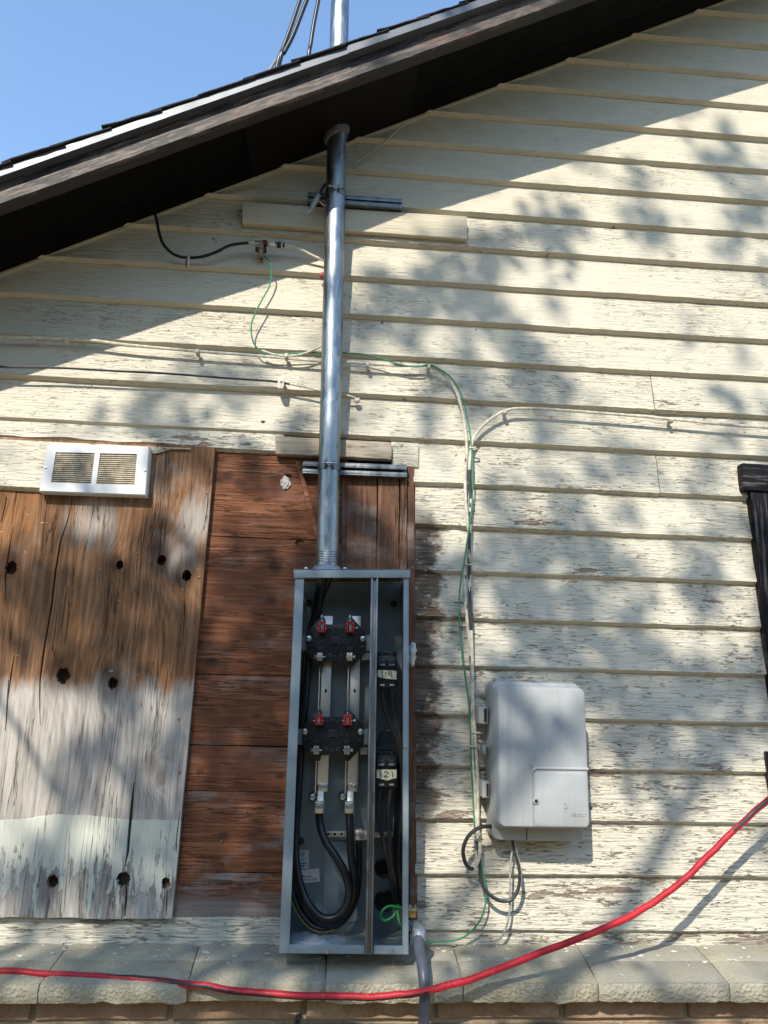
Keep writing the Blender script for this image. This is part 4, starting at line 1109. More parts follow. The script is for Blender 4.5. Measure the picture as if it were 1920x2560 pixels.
for X, Y_, r_ in ((1055,1090,.0175),(1062,1400,.0200)):
    q = P(*c8(X, Y_), -.027); mb = MB(); mb.tube([(q.x+math.cos(t_)*r_, -.0275, q.z+math.sin(t_)*r_) for t_ in [2*math.pi*k/28 for k in range(29)]], .0038, 8, False); mb.build('knockout_bushing', 'black_moulding', box, smooth=True)
    mb = MB(); mb.tube([(q.x,-.0240,q.z),(q.x,-.0246,q.z)], r_*.96, 28); mb.build('knockout_hole', 'cavity_dark', box)
cable('ground_lead', c8p((1225,1470,-.10),(1110,1452,-.10),(1045,1490,-.102),(1022,1550,-.104),(1060,1590,-.104),(1130,1560,-.10),(1170,1500,-.094),(1178,1450,-.08)), .0030, 'green_wire_bright', box, 8)
cable('ground_lead', c8p((1188,1440,-.09),(1185,1520,-.10),(1205,1610,-.11),(1240,1680,-.115)), .0030, 'green_wire_bright', box, 8)
# stickers on the back
st = strip_px('sticker', c8(205,0)[0], c8(348,0)[0], c8(0,926)[1], c8(205,0)[0], c8(345,0)[0], c8(0,1102)[1], -.0246, .0006, 'paper_grey', box, 0)
text_mesh('23@', .0105, P(*c8(268,962), -.0250), (1,0,0), (0,0,1), .0001, 'ink', 'sticker_print', st)
for y_ in (1012, 1046, 1066, 1080): strip_px('print_line', c8(255,0)[0], c8(290+(y_ % 3)*16,0)[0], c8(0,y_)[1], c8(255,0)[0], c8(290+(y_ % 3)*16,0)[0], c8(0,y_+(3 if y_ == 1012 else 8))[1], -.0249, .0003, 'ink', st, 0)
st = MB(); st.prism([P(*c8(255,1118),-.0262), P(*c8(444,1096),-.0262), P(*c8(452,1222),-.0262), P(*c8(262,1240),-.0262)], (0,.0006,0)); st = st.build('sticker', 'paper_cream', box)
for x0_, x1_, y_, h_ in ((262,300,1160,9),(268,372,1173,7),(300,370,1198,4),(380,424,1192,5),(300,420,1208,3),(408,424,1203,5)):
    mb = MB(); mb.prism([P(*c8(x0_,y_),-.0265), P(*c8(x1_,y_-4),-.0265), P(*c8(x1_,y_+h_-4),-.0265), P(*c8(x0_,y_+h_),-.0265)], (0,.0003,0)); mb.build('print_line', 'ink', st)
# back plate pieces, lower tray, knockout in the floor
strip_px('wire_guard', *(c8(498,0)[0], c8(700,0)[0]), c8(0,840)[1], *(c8(486,0)[0], c8(830,0)[0]), c8(0,1600)[1], -.0275, .0012, 'grey_enamel')
q = P(*c8(1135,1800), -.095); mb = MB(); mb.tube([(q.x+math.cos(t_)*.021, -.095+math.sin(t_)*.021, bq(0,1-tv,0).z+.0012) for t_ in [2*math.pi*k/26 for k in range(27)]], .0009, 6, False); mb.build('knockout', 'grey_enamel', box, smooth=True)

# ---- loose things in and on the box
bag = MB(); bn = 16; zf = bq(.3,1-tv,0).z+.0008; xb0, xb1 = -.062, .070
vs = []
for i in range(bn+1):
    for j in range(bn+1):
        u, v = i/bn, j/bn; e = min(u, 1-u, v, 1-v)
        vs.append((xb0+(xb1-xb0)*u+.004*nz(v*5, 1, 2), -.150+.105*v+.004*nz(u*6, 1, 5), zf+min(1, e*6)*(.006+.010*abs(nz(u*6+v*3, 1, 9))+.007*abs(nz(u*13-v*9, 1, 3)))))
bag.add(vs, [(i*(bn+1)+j, (i+1)*(bn+1)+j, (i+1)*(bn+1)+j+1, i*(bn+1)+j+1) for i in range(bn) for j in range(bn)])
tag(bag.build('plastic_bag', 'clear_bag', smooth=True), 'crumpled clear plastic bag on the floor of the meter box', 'bag')
fm = bmesh.new(); bmesh.ops.create_icosphere(fm, subdivisions=3, radius=1)
fme = bpy.data.meshes.new('spray_foam')
for v in fm.verts:
    d = 1+.40*mnoise.noise(v.co*2.0)+.25*mnoise.noise(v.co*4.5)
    pinch = .72+.28*abs(v.co.z)**.5
    v.co = Vector((v.co.x*.0115*d*pinch, v.co.y*.014*d, v.co.z*.027*d))
fm.to_mesh(fme); fm.free(); fme.polygons.foreach_set('use_smooth', [True]*len(fme.polygons)); fme.materials.append(M['foam'])
fo = bpy.data.objects.new('spray_foam', fme); col.objects.link(fo); fo.location = P(1031,1634,-.045)
tag(fo, 'lump of white expanding foam squeezed out beside the meter box', 'foam')
lug = thing('ground_lug', 'small brass ground lug bolted to the right side of the meter box', 'lug')
a = P(1023,2268,-.10)
mb = MB(); mb.box(a.x-.001, a.x+.014, -.112, -.096, a.z-.018, a.z-.003); mb.build('lug_body', 'brass', lug, bevel=.0012)
mb = MB(); mb.box(a.x-.003, a.x+.016, -.109, -.099, a.z-.004, a.z+.001); mb.build('lug_plate', 'steel_screw', lug, bevel=.0006)
for dx in (.001, .0125): mb = MB(); mb.cyl((a.x+dx,-.104,a.z),(a.x+dx,-.104,a.z+.006),.0028,10); mb.build('lug_screw', 'steel_screw' if dx < .01 else 'brass', lug, bevel=.0005)
# liquid-tight conduit with elbow connector
con = thing('flexible_conduit', 'grey flexible conduit bending down over the sill from the meter box corner', 'conduit')
el = [P(1016,2316,-.105), P(1030,2313,-.108), P(1041,2318,-.116), P(1046,2328,-.126)]
mb = MB(); mb.tube(spline(el, 6), [.0105]*19, 16); mb.build('elbow', 'fitting_zinc', con, smooth=True)
q0, q1, q2 = P(1045,2324,-.124), P(1048,2342,-.138), P(1047,2352,-.146)
mb = MB(); mb.tube([q0, q0.lerp(q1,.15), q1, q2], [.0135,.0165,.0165,.0128], 8); mb.build('gland_nut', 'fitting_zinc', con, bevel=.001)
pth = [P(1046,2345,-.142), P(1049,2378,-.178), P(1055,2410,-.212), P(1060,2450,-.232), P(1062,2495,-.236), P(1060,2560,-.234), P(1056,2700,-.23)]
pth.append(Vector((pth[-1].x-.01, -.225, .0)))
mb = MB(); mb.tube(spline(pth, 10), .0113, 16); mb.build('conduit_tube', 'conduit_grey', con, smooth=True)

# ================================================================== UTILITY BOX
ub = thing('utility_box', 'grey plastic telephone interface box with small lower door, screwed to siding', 'utility box')
uTL, uTR, uBR, uBL = P(1241,1716,-.13), P(1462,1718,-.13), P(1479,2074,-.13), P(1249,2067,-.13)
ux = ((uTR-uTL)+(uBR-uBL)).normalized(); uz = Vector((-ux.z, 0, ux.x)); uc = (uTL+uTR+uBL+uBR)/4
UW, UH = ((uTR-uTL).length+(uBR-uBL).length)/2, ((uTL-uBL).length+(uTR-uBR).length)/2
def uq(u, v, y): q = uc+ux*u+uz*v; return Vector((q.x, y, q.z))
def rr(u0, u1, v0, v1, r, y, n=6):
    L = []
    for cx, cy, a0 in ((u1-r,v1-r,0),(u0+r,v1-r,90),(u0+r,v0+r,180),(u1-r,v0+r,270)):
        for k in range(n+1):
            an = R(a0+90*k/n); L.append(uq(cx+r*math.cos(an), cy+r*math.sin(an), y))
    return L
w2, h2 = UW/2, UH/2
mb = MB(); mb.loft([rr(-w2-.004,w2+.003,-h2-.036,h2+.012,.017,y) if i else rr(-w2-.004,w2+.003,-h2-.036,h2+.012,.017,-.012) for i, y in enumerate((-.012,-.075))] + [rr(-w2-.003,w2+.001,-h2-.034,h2+.010,.021,-.078)])
mb.build('base', 'box_plastic_base', ub, smooth=True)
mb = MB(); mb.loft([rr(-w2-.003,w2+.002,-h2-.008,h2+.009,.018,-.079), rr(-w2-.003,w2+.002,-h2-.008,h2+.009,.018,-.088), rr(-w2-.001,w2,-h2-.003,h2+.004,.017,-.092), rr(-w2,w2,-h2,h2,.016,-.120),
                    rr(-w2+.0015,w2-.0015,-h2+.0015,h2-.0015,.015,-.1265), rr(-w2+.0035,w2-.0035,-h2+.0035,h2-.0035,.013,-.1300), rr(-w2+.007,w2-.007,-h2+.007,h2-.007,.010,-.1306)])
lid = mb.build('lid', 'box_plastic', ub, smooth=True)
# L-shaped rim and the small door below it
def u_px(px, py): q = P(px, py, -.131)-uc; return q.dot(ux), q.dot(uz)
du, dv = u_px(1040+.3375*850, 1640+.3375*830); 
path = [uq(du, -h2+.004, -.1305), uq(du, -.02, -.1305)] + [uq(du+.016-.016*math.cos(R(a_)), dv-.016+.016*math.sin(R(a_)), -.1305) for a_ in range(0, 91, 15)] + [uq(w2*.5, dv, -.1305), uq(w2-.001, dv, -.1305)]
mb = MB(); mb.tube(path, .0035, 10); mb.build('rim', 'box_plastic', lid, smooth=True)
Ld = [rr(du+.0075, w2-.004, -h2+.004, dv-.0075, .010, y) for y in (-.128,-.1322)] + [rr(du+.0105, w2-.007, -h2+.007, dv-.0105, .008, -.1335)]
mb = MB(); mb.loft(Ld); door = mb.build('door', 'box_plastic', ub, smooth=True)
lu, lv = u_px(1339, 2002)
mb = MB(); mb.tube([uq(lu,lv,-.133), uq(lu,lv,-.1365)], [.0075,.0065], 18); kk = mb.build('lock_collar', 'box_plastic', door, smooth=True)
mb = MB(); mb.tube([uq(lu,lv,-.136), uq(lu,lv,-.1375)], .0040, 14); mb.build('lock_screw', 'black_moulding_soft', door, bevel=.0005)
tu_, tv_ = u_px(1413, 2014)
text_mesh('2', .017, uq(tu_,tv_,-.1335), ux, uz, .0016, 'box_plastic', 'embossed_number', door)
tu_, tv_ = u_px(1443, 2037)
text_mesh('TELECO', .0095, uq(tu_,tv_,-.1335), ux, uz, .0013, 'box_plastic', 'embossed_mark', door, shear=.3)
mb = MB(); mb.hexa([uq(du+.001,-h2-.034,-.0785), uq(du+.003,-h2-.034,-.0785), uq(du+.003,-h2-.010,-.0785), uq(du+.001,-h2-.010,-.0785), uq(du+.001,-h2-.034,-.0765), uq(du+.003,-h2-.034,-.0765), uq(du+.003,-h2-.010,-.0765), uq(du+.001,-h2-.010,-.0765)]); mb.build('base_seam', 'cavity_dark', ub)
for px, py, w_, h_ in ((1219,1790,.020,.040),(1226,1982,.016,.036),(1226,1880,.010,.020)):
    u_, v_ = u_px(px, py); mb = MB()
    mb.prism([uq(u_-w_*.5,v_-h_*.5,-.078), uq(u_+w_*.6,v_-h_*.5,-.078), uq(u_+w_*.6,v_+h_*.5,-.078), uq(u_-w_*.5,v_+h_*.5,-.078)], (0,.045,0)); cl = mb.build('hinge_clip', 'box_plastic_base', ub, bevel=.003)
    mb = MB(); mb.prism([uq(u_+w_*.15,v_-h_*.4,-.0795), uq(u_+w_*.45,v_-h_*.4,-.0795), uq(u_+w_*.45,v_+h_*.38,-.0795), uq(u_+w_*.15,v_+h_*.38,-.0795)], (0,.003,0)); mb.build('clip_slot', 'cavity_dark', cl)
for px, py, h_ in ((1468,1746,.036),(1475,1905,.052),(1484,2036,.040)):
    u_, v_ = u_px(px, py); mb = MB()
    mb.prism([uq(u_-.007,v_-h_*.5,-.075), uq(u_+.004,v_-h_*.5,-.075), uq(u_+.004,v_+h_*.5,-.075), uq(u_-.007,v_+h_*.5,-.075)], (0,.04,0)); mb.build('hinge_clip', 'box_plastic_base', ub, bevel=.002)

# ================================================================== CABLES ON THE WALL
def wire(name, pts, r, mat, label, cat='cable', n=6, seg=8, mfun=None):
    mb = MB(); mb.tube(spline(pts, n), r, seg, True, 0, mfun)
    return tag(mb.build(name, mat, None, smooth=True), label, cat)
def patchy(seed, thr):
    return lambda t, k: 1 if mnoise.noise(Vector((t*26, seed, 0))) + .5*mnoise.noise(Vector((t*60, seed, k*3))) > thr else 0
Yc = -.033
wire('coaxial_cable', pxs([(-120,838),(0,843),(110,845),(220,850),(324,863),(492,878),(637,889),(804,903),(857,904),(914,909),(1000,914),(1070,915),(1110,938),(1139,975),(1157,1034),(1165,1092),(1167,1130),(1163,1185),(1164,1248),(1170,1311),(1172,1343),(1166,1394),(1162,1438),(1164,1501),(1169,1565),(1177,1640),(1180,1741),(1180,1876),(1187,1977),(1188,2095),(1194,2150)], Yc), .0042, ['cream_cable','worn_black_cable'], 'cream painted cable along a lap joint that bends down beside the meter box', mfun=lambda t, k: 1 if (t > .52 and mnoise.noise(Vector((t*34, 3.1, 0)))+.4*mnoise.noise(Vector((t*80, 0, k*2))) > .26) else 0)
wire('coaxial_cable', pxs([(2150,1085),(1920,1069),(1799,1060),(1678,1048),(1481,1031),(1319,1021),(1261,1028),(1215,1057),(1186,1092),(1177,1125),(1173,1185),(1177,1248),(1175,1311),(1173,1375),(1174,1438),(1175,1501),(1179,1596),(1183,1758),(1188,1842),(1194,1944),(1195,2079),(1200,2130)], Yc-.003), .0042, ['cream_cable','worn_black_cable'], 'cream cable coming in from the right edge and bending down the siding', mfun=lambda t, k: 1 if (.46 < t < .75 and mnoise.noise(Vector((t*30, 7.7, 0)))+.4*mnoise.noise(Vector((t*70, 4, k*2))) > .02) else 0)
wire('ground_wire', pxs([(657,637,-.045),(673,653,-.045),(679,677,-.042),(673,716,-.038),(655,749,-.042),(637,785,-.045),(628,815,-.045),(631,848,-.042),(643,870,-.036),(661,882,-.034),(707,885,-.034),(764,882,-.034),(806,882,-.034),(862,882,-.036),(926,889,-.038),(996,910,-.040),(1041,917,-.040),(1074,912,-.040),(1104,926,-.040),(1134,952,-.040),(1160,1005,-.039),(1174,1080,-.039),(1180,1132,-.039),(1182,1216,-.039),(1178,1280,-.040),(1170,1337,-.043),(1161,1400,-.043),(1152,1454,-.040),(1148,1501,-.038),(1148,1549,-.038),(1152,1596,-.038),(1156,1640,-.038),(1165,1707,-.038),(1174,1780,-.038),(1178,1910,-.038),(1183,2004,-.038),(1189,2095,-.040),(1202,2156,-.045),(1211,2200,-.050),(1215,2235,-.052),(1211,2273,-.052),(1195,2309,-.048),(1167,2338,-.040),(1136,2351,-.034),(1100,2354,-.034),(1061,2356,-.036),(1034,2350,-.060),(1028,2320,-.085),(1027,2292,-.102)]), .0021, 'green_wire', 'thin green ground wire looping down the wall from coax block to box lug', 'wire', 6, 7)
wire('coaxial_cable', pxs([(385,525,-.05),(392,552,-.05),(398,583,-.05),(410,613,-.048),(435,636,-.045),(465,644,-.044),(505,642,-.046),(541,630,-.048),(577,613,-.05),(622,607,-.052)]), .0042, 'cable_black', 'short black coaxial cable sagging from the eave to a small metal block')
wire('coaxial_cable', pxs([(722,613,-.052),(752,624,-.045),(782,639,-.038),(812,652,-.034),(835,662,-.032)]), .0036, ['cream_cable','worn_black_cable'], 'dirty cream cable end running from the metal block behind the mast', mfun=lambda t, k: 1 if .62 < t < .8 and k > .4 else 0)
wire('telephone_wire', pxs([(-150,905,-.046),(0,917,-.046),(150,920,-.046),(300,928,-.045),(420,934,-.044),(560,945,-.040),(640,950,-.037),(689,954,-.036),(718,959,-.036),(760,967,-.036),(799,976,-.036),(857,986,-.034),(880,992,-.03),(896,1000,-.022)]), .0030, ['worn_black_cable','cream_cable'], 'thin black wire strung across the left siding to a small clip', 'wire', mfun=lambda t, k: 1 if t > .62 else 0)
wire('telephone_wire', pxs([(655,876,-.034),(685,886,-.036),(716,889,-.038),(752,886,-.04),(788,873,-.04),(806,863,-.036),(825,850,-.032)]), .0028, 'cream_cable', 'short cream wire sagging beside the green wire left of the mast', 'wire')
wire('telephone_wire', pxs([(850,432,-.03),(862,423,-.035),(900,400,-.04),(940,370,-.04),(960,355,-.04),(989,330,-.04),(1010,310,-.04)]), .0026, 'grey_cable', 'thin grey wire running up from the mast to the eave', 'wire')
# loops under the utility box
wire('drop_cable', pxs([(1240,2068,-.07),(1222,2066,-.075),(1199,2069,-.08),(1172,2089,-.08),(1158,2123,-.075),(1163,2156,-.07),(1178,2172,-.06),(1192,2160,-.055),(1200,2129,-.05),(1198,2100,-.045),(1192,2088,-.04)]), .0045, ['worn_black_cable','cream_cable'], 'black cable loop curling out of the left side of the utility box', mfun=lambda t, k: 1 if t > .62 and k > .35 else 0)
wire('drop_cable', pxs([(1194,2098,-.042),(1198,2150,-.046),(1202,2192,-.05),(1209,2218,-.054),(1228,2240,-.058),(1253,2252,-.06),(1278,2249,-.062),(1294,2227,-.064),(1300,2196,-.064),(1297,2161,-.062),(1289,2132,-.058),(1283,2107,-.054),(1281,2090,-.05)]), .0042, ['worn_black_cable','cream_cable'], 'hanging black and white cable loop below the utility box', mfun=lambda t, k: 1 if t > .5 and .1 < k < .5 else 0)
wire('drop_cable', pxs([(1286,2092,-.05),(1281,2125,-.05),(1276,2160,-.052),(1275,2200,-.054),(1275,2240,-.054),(1273,2287,-.052),(1262,2328,-.044),(1247,2348,-.036),(1224,2354,-.030)]), .0026, 'grey_cable', 'thin grey wire hanging from the utility box to the sill', 'wire')
# cable ties, staples and clips
def small_clip(px, py, Y, w_, h_, mat, label, name='cable_clip', group=None):
    c = P(px, py, Y); mb = MB()
    L = [[(c.x-w_, Y+.018, c.z-h_),(c.x+w_, Y+.018, c.z-h_),(c.x+w_, Y+.018, c.z+h_),(c.x-w_, Y+.018, c.z+h_)],
         [(c.x-w_, Y-.004, c.z-h_),(c.x+w_, Y-.004, c.z-h_),(c.x+w_, Y-.004, c.z+h_),(c.x-w_, Y-.004, c.z+h_)],
         [(c.x-w_*.7, Y-.007, c.z-h_*.7),(c.x+w_*.7, Y-.007, c.z-h_*.7),(c.x+w_*.7, Y-.007, c.z+h_*.7),(c.x-w_*.7, Y-.007, c.z+h_*.7)]]
    mb.loft(L)
    return tag(mb.build(name, mat, None, bevel=.0006), label, 'clip', group)
ck = thing('wire_clip', 'square tan clip with dark screw holding the black wire left of the mast', 'clip')
c = P(702,957,-.048); mb = MB(); mb.box(c.x-.0085,c.x+.0085,-.048,-.022,c.z-.014,c.z+.014); mb.build('clip_body', 'cream_cable', ck, bevel=.0015)
mb = MB(); mb.cyl((c.x+.001,-.0475,c.z+.003),(c.x+.001,-.0500,c.z+.003),.0034,12); mb.build('screw', 'rusty_steel', ck, bevel=.0006)
mb = MB(); mb.box(c.x-.006,c.x+.007,-.051,-.044,c.z-.0165,c.z-.009); mb.build('clip_foot', 'cream_cable', ck, bevel=.001)
for (px, py, lb) in ((85,846,'leftmost tiny staple on the cable along the lap joint'), (167,850,'tiny staple on the lap joint cable near the roof shadow'), (494,880,'painted staple with drip on the cable midway to the mast'), (716,890,'small staple under the sagging cream wire left of the mast'),
                     (919,912,'cream staple on the cable just right of the mast'), (1072,918,'cream staple where the cable starts to bend down'), (1263,1030,'cream staple at the top of the right cable bend'), (1678,1050,'cream staple far right on the horizontal cable')):
    small_clip(px, py, -.036, .0042, .0065, 'cream_cable', lb)
for (px, py, lb) in ((1177,1122,'cream tie where the two cables meet'), (1165,1412,'cream tie round the cable pair beside the dark stripped patch'), (1188,1832,'cream tie on the cable pair left of the utility box top'), (1178,1866,'lower cream tie on the cable pair beside the utility box')):
    c = P(px+6, py, -.038); mb = MB(); mb.tube([(c.x+math.cos(t_)*.0125, -.036+math.sin(t_)*.007, c.z+.0006*math.sin(t_*2)) for t_ in [2*math.pi*k/20 for k in range(21)]], .0021, 6, False)
    tag(mb.build('cable_tie', 'cream_cable', None, smooth=True), lb, 'cable tie')
mb = MB(); c = P(1190,2094,-.045)
for k in range(9):
    an = k*.72; mb.tube([(c.x+math.cos(an)*.004,-.045,c.z+math.sin(an)*.005),(c.x+math.cos(an)*(.013+.003*(k%3)),-.050-.002*(k%2),c.z+math.sin(an)*(.010+.002*(k%2))+.002)], .0019, 6)
tag(mb.build('wire_knot', 'cream_cable', None, smooth=True), 'cream knot of tape and ties where the cables meet by the utility box', 'tie')
# coax ground block
gb_ = thing('ground_block', 'small rusty coax ground block with black knobs and red ring under the eave', 'connector')
def pc(px, py, Y): return P(px, py, Y)
ax = (pc(722,613,-.052)-pc(622,606,-.052)).normalized()
def ring(px0, px1, py0, py1, r, mat, nm, Y=-.052, seg=12):
    mb = MB(); mb.cyl(pc(px0,py0,Y), pc(px1,py1,Y), r, seg); return mb.build(nm, mat, gb_, bevel=.0008)
ring(622,637,606,607,.0058,'tin_lug','connector'); ring(636,650,607,608,.0066,'steel_screw','nut', seg=6)
ring(658,667,608,609,.0095,'black_moulding','seal'); ring(666,671,609,610,.0070,'red_guard','red_ring')
ring(671,688,610,611,.0062,'steel_screw','coupler'); ring(687,693,611,611,.0066,'steel_screw','nut', seg=6); ring(693,703,612,613,.0085,'black_moulding','seal')
ring(703,706,613,613,.006,'steel_screw','nut'); ring(706,712,613,613,.0060,'black_moulding','seal'); ring(712,722,613,614,.0056,'tin_lug','connector')
ring(639,648,623,624,.0078,'black_moulding','knob', Y=-.046); ring(655,666,624,625,.0085,'black_moulding','knob', Y=-.046)
a = pc(649,600,-.058); b = pc(657,636,-.058)
mb = MB(); mb.box(a.x, b.x, -.060, -.040, b.z, a.z); mb.build('block_body', 'rusty_steel', gb_, bevel=.001)
a = pc(650,636,-.034); b = pc(656,652,-.034); mb = MB(); mb.box(a.x, b.x, -.036, -.022, b.z, a.z+.004); mb.build('mounting_tab', 'rusty_steel', gb_, bevel=.0008)
q = pc(653,648,-.0365); hexbolt((q.x,-.0365,q.z), .0016, gb_, 'screw', 'cavity_dark')
# red and tan hanger on the black coax
hg = thing('cable_hanger', 'red and tan hanger clipped on the sagging black coaxial cable', 'clip')
a = P(469,652,-.048)
mb = MB(); mb.box(a.x-.0045,a.x-.0005,-.053,-.043,a.z-.018,a.z+.013); mb.build('red_half', 'old_tape_red', hg, bevel=.001)
mb = MB(); mb.box(a.x+.0005,a.x+.0042,-.052,-.042,a.z-.022,a.z+.013); mb.build('tan_half', 'cream_cable', hg, bevel=.001)
for dx in (-.002, .003): mb = MB(); mb.cyl((a.x+dx,-.048,a.z+.012),(a.x+dx,-.046,a.z+.021),.0008,6); mb.build('prong', 'steel_screw', hg)
# capped wire end beside the upper strut
cw = thing('capped_wire', 'old capped wire end poking from behind the mast at the upper strut', 'wire')
mb = MB(); mb.tube(spline(pxs([(826,452,-.05),(812,462,-.065),(800,482,-.075),(794,494,-.078)]), 5), .0036, 8); mb.build('black_lead', 'cable_black', cw, smooth=True)
mb = MB(); mb.tube(pxs([(797,488,-.077),(790,500,-.080),(776,526,-.084),(766,534,-.086)]), [.0068,.0074,.0058,.0046], 12); mb.build('wire_cap', 'grey_cable', cw, smooth=True)
mb = MB(); mb.tube(spline(pxs([(792,490,-.072),(800,500,-.070),(812,508,-.06)]), 4), .0030, 8); mb.build('red_lead', 'old_tape_red', cw, smooth=True)
mb = MB(); mb.tube(spline(pxs([(795,495,-.068),(803,508,-.066),(815,516,-.058)]), 4), .0026, 8); mb.build('tan_lead', 'cream_cable', cw, smooth=True)
c = P(806,688,-.034); mb = MB(); mb.loft([[(c.x+math.cos(t_)*r_, y_, c.z+math.sin(t_)*r_*1.3) for t_ in [2*math.pi*k/12 for k in range(12)]] for r_, y_ in ((.007,-.024),(.0078,-.034),(.005,-.040),(.001,-.042))])
tag(mb.build('wire_nut', 'old_tape_red', None, smooth=True), 'small red cap half hidden behind the mast', 'cap')
c = P(893,1001,-.026); fm = bmesh.new(); bmesh.ops.create_icosphere(fm, subdivisions=2, radius=1)
for v in fm.verts: v.co = Vector((v.co.x*.0085, v.co.y*.007, v.co.z*.0085))*(1+.3*mnoise.noise(v.co*2))
fme = bpy.data.meshes.new('caulk_blob'); fm.to_mesh(fme); fm.free(); fme.polygons.foreach_set('use_smooth', [True]*len(fme.polygons)); fme.materials.append(M['cream_cable'])
fo = bpy.data.objects.new('caulk_blob', fme); col.objects.link(fo); fo.location = c; tag(fo, 'blob of caulk where the thin wire enters the siding right of the mast', 'caulk')
fm = bmesh.new(); bmesh.ops.create_icosphere(fm, subdivisions=3, radius=1)
for v in fm.verts: v.co = Vector((v.co.x*.012, v.co.y*.006, v.co.z*.017))*(1+.5*mnoise.noise(v.co*2.5))
fme = bpy.data.meshes.new('web_tuft'); fm.to_mesh(fme); fm.free(); fme.materials.append(M['web_fluff'])
fo = bpy.data.objects.new('web_tuft', fme); col.objects.link(fo); fo.location = P(714,1208,-.014); tag(fo, 'pale tuft of spider web on the brown plank left of the mast', 'web')

# ---- service cables above the roof
def zr_top(x): return EZ+1.592+SL*x
def sc(pts, r, mat, label, end_dx, mfun=None):
    q = pxs(pts, -.16); e = q[-1]; ex_ = e.x+end_dx
    q = [q[0]+(q[0]-q[1])*3] + q + [Vector((ex_, -.13, zr_top(ex_)+.012))]
    return wire('service_drop', q, r, mat, label, 'cable', 8, 20, mfun)
sc([(750,0),(730,60),(708,120),(694,160)], .0058, ['cable_black','cable_yellow'], 'leftmost black service cable with yellow stripe above the roof edge', -.02, lambda t, k: 1 if .78 < k < .82 else 0)
sc([(767,0),(734,85),(711,130),(700,150)], .0062, 'cable_black', 'middle black service cable slanting down to the roof edge', -.03)
sc([(796,0),(784,63),(776,115),(771,145)], .0058, 'cable_black', 'rightmost black service cable beside the mast above the roof', -.01)
wire('service_drop', [P(690,150,-.15), P(680,166,-.15), P(668,184,-.15), P(640,225,-.15)], .0034, 'grey_cable', 'short pale wire end at the roof edge below the black cables', 'cable')

# ---- red hose
hp = [(-1100,2410,-.150),(-600,2418,-.150),(-260,2424,-.150),(-100,2426,-.150),(0,2428,-.152),(128,2434,-.160),(229,2440,-.168),(343,2449,-.180),(458,2459,-.196),(550,2472,-.216),(687,2487,-.236),(817,2491,-.248),(909,2493,-.256),(980,2490,-.262),(1046,2481,-.264),(1138,2460,-.256),(1230,2428,-.246),(1330,2391,-.232),(1440,2349,-.216),(1520,2316,-.205),(1594,2281,-.194),(1660,2238,-.184),(1717,2191,-.174),(1770,2140,-.164),(1816,2093,-.156),(1870,2043,-.148),(1920,1999,-.142),(2010,1920,-.13),(2120,1830,-.12),(2300,1680,-.11),(2550,1490,-.10),(2800,1330,-.10)]
def hose_m(t, k):
    d = abs(((k - (.50 + .62*math.sin(t*7.1-1.1)) + .5) % 1.0) - .5)
    return 1 if d < .075 and not (.46 < t < .78) else 0
hpath = [q+Vector((0, nz(k*.31, 1, 4)*.002, nz(k*.27, 1, 8)*.0022)) for k, q in enumerate(spline(pxs(hp), 7))]
mb = MB(); mb.tube(hpath, .0067, 22, True, 0, hose_m)
tag(mb.build('red_hose', ['hose_red','hose_black'], None, smooth=True), 'red hose with dark stripe slung along the sill and up to the right', 'hose')
mb = MB(); mb.tube([P(742,2570,-.150), P(745,2548,-.155), P(748,2532,-.150)], [.005,.005,.0042], 8)
tag(mb.build('pipe_stub', 'cable_black', None, smooth=True), 'short black stub sticking out of the brick at the bottom edge', 'stub')

# ---- paint chips fallen on the sill
mb = MB(); rs = random.Random(5)
for i in range(95):
    x = rs.uniform(-.75, 1.05); y = -.012-abs(rs.gauss(0, .055)); y = max(y, -.185)
    zz = EZ-.5725-.0775*min(-y, .2)+.0022; s_ = rs.uniform(.0015,.0055)*(1.0 if rs.random() < .8 else 1.6); an = rs.uniform(0, 6.28)
    pts = [(x+math.cos(an+k*1.57+rs.uniform(-.4,.4))*s_*(1.5 if k % 2 else .7), y+math.sin(an+k*1.57)*s_, zz+rs.uniform(0,.0015)) for k in range(4)]
    mb.prism(pts, (0,0,-.0008))
tag(mb.build('paint_chips', 'paint_chip'), 'flakes of fallen cream paint scattered on the stone sill', 'paint flakes', kind='stuff')

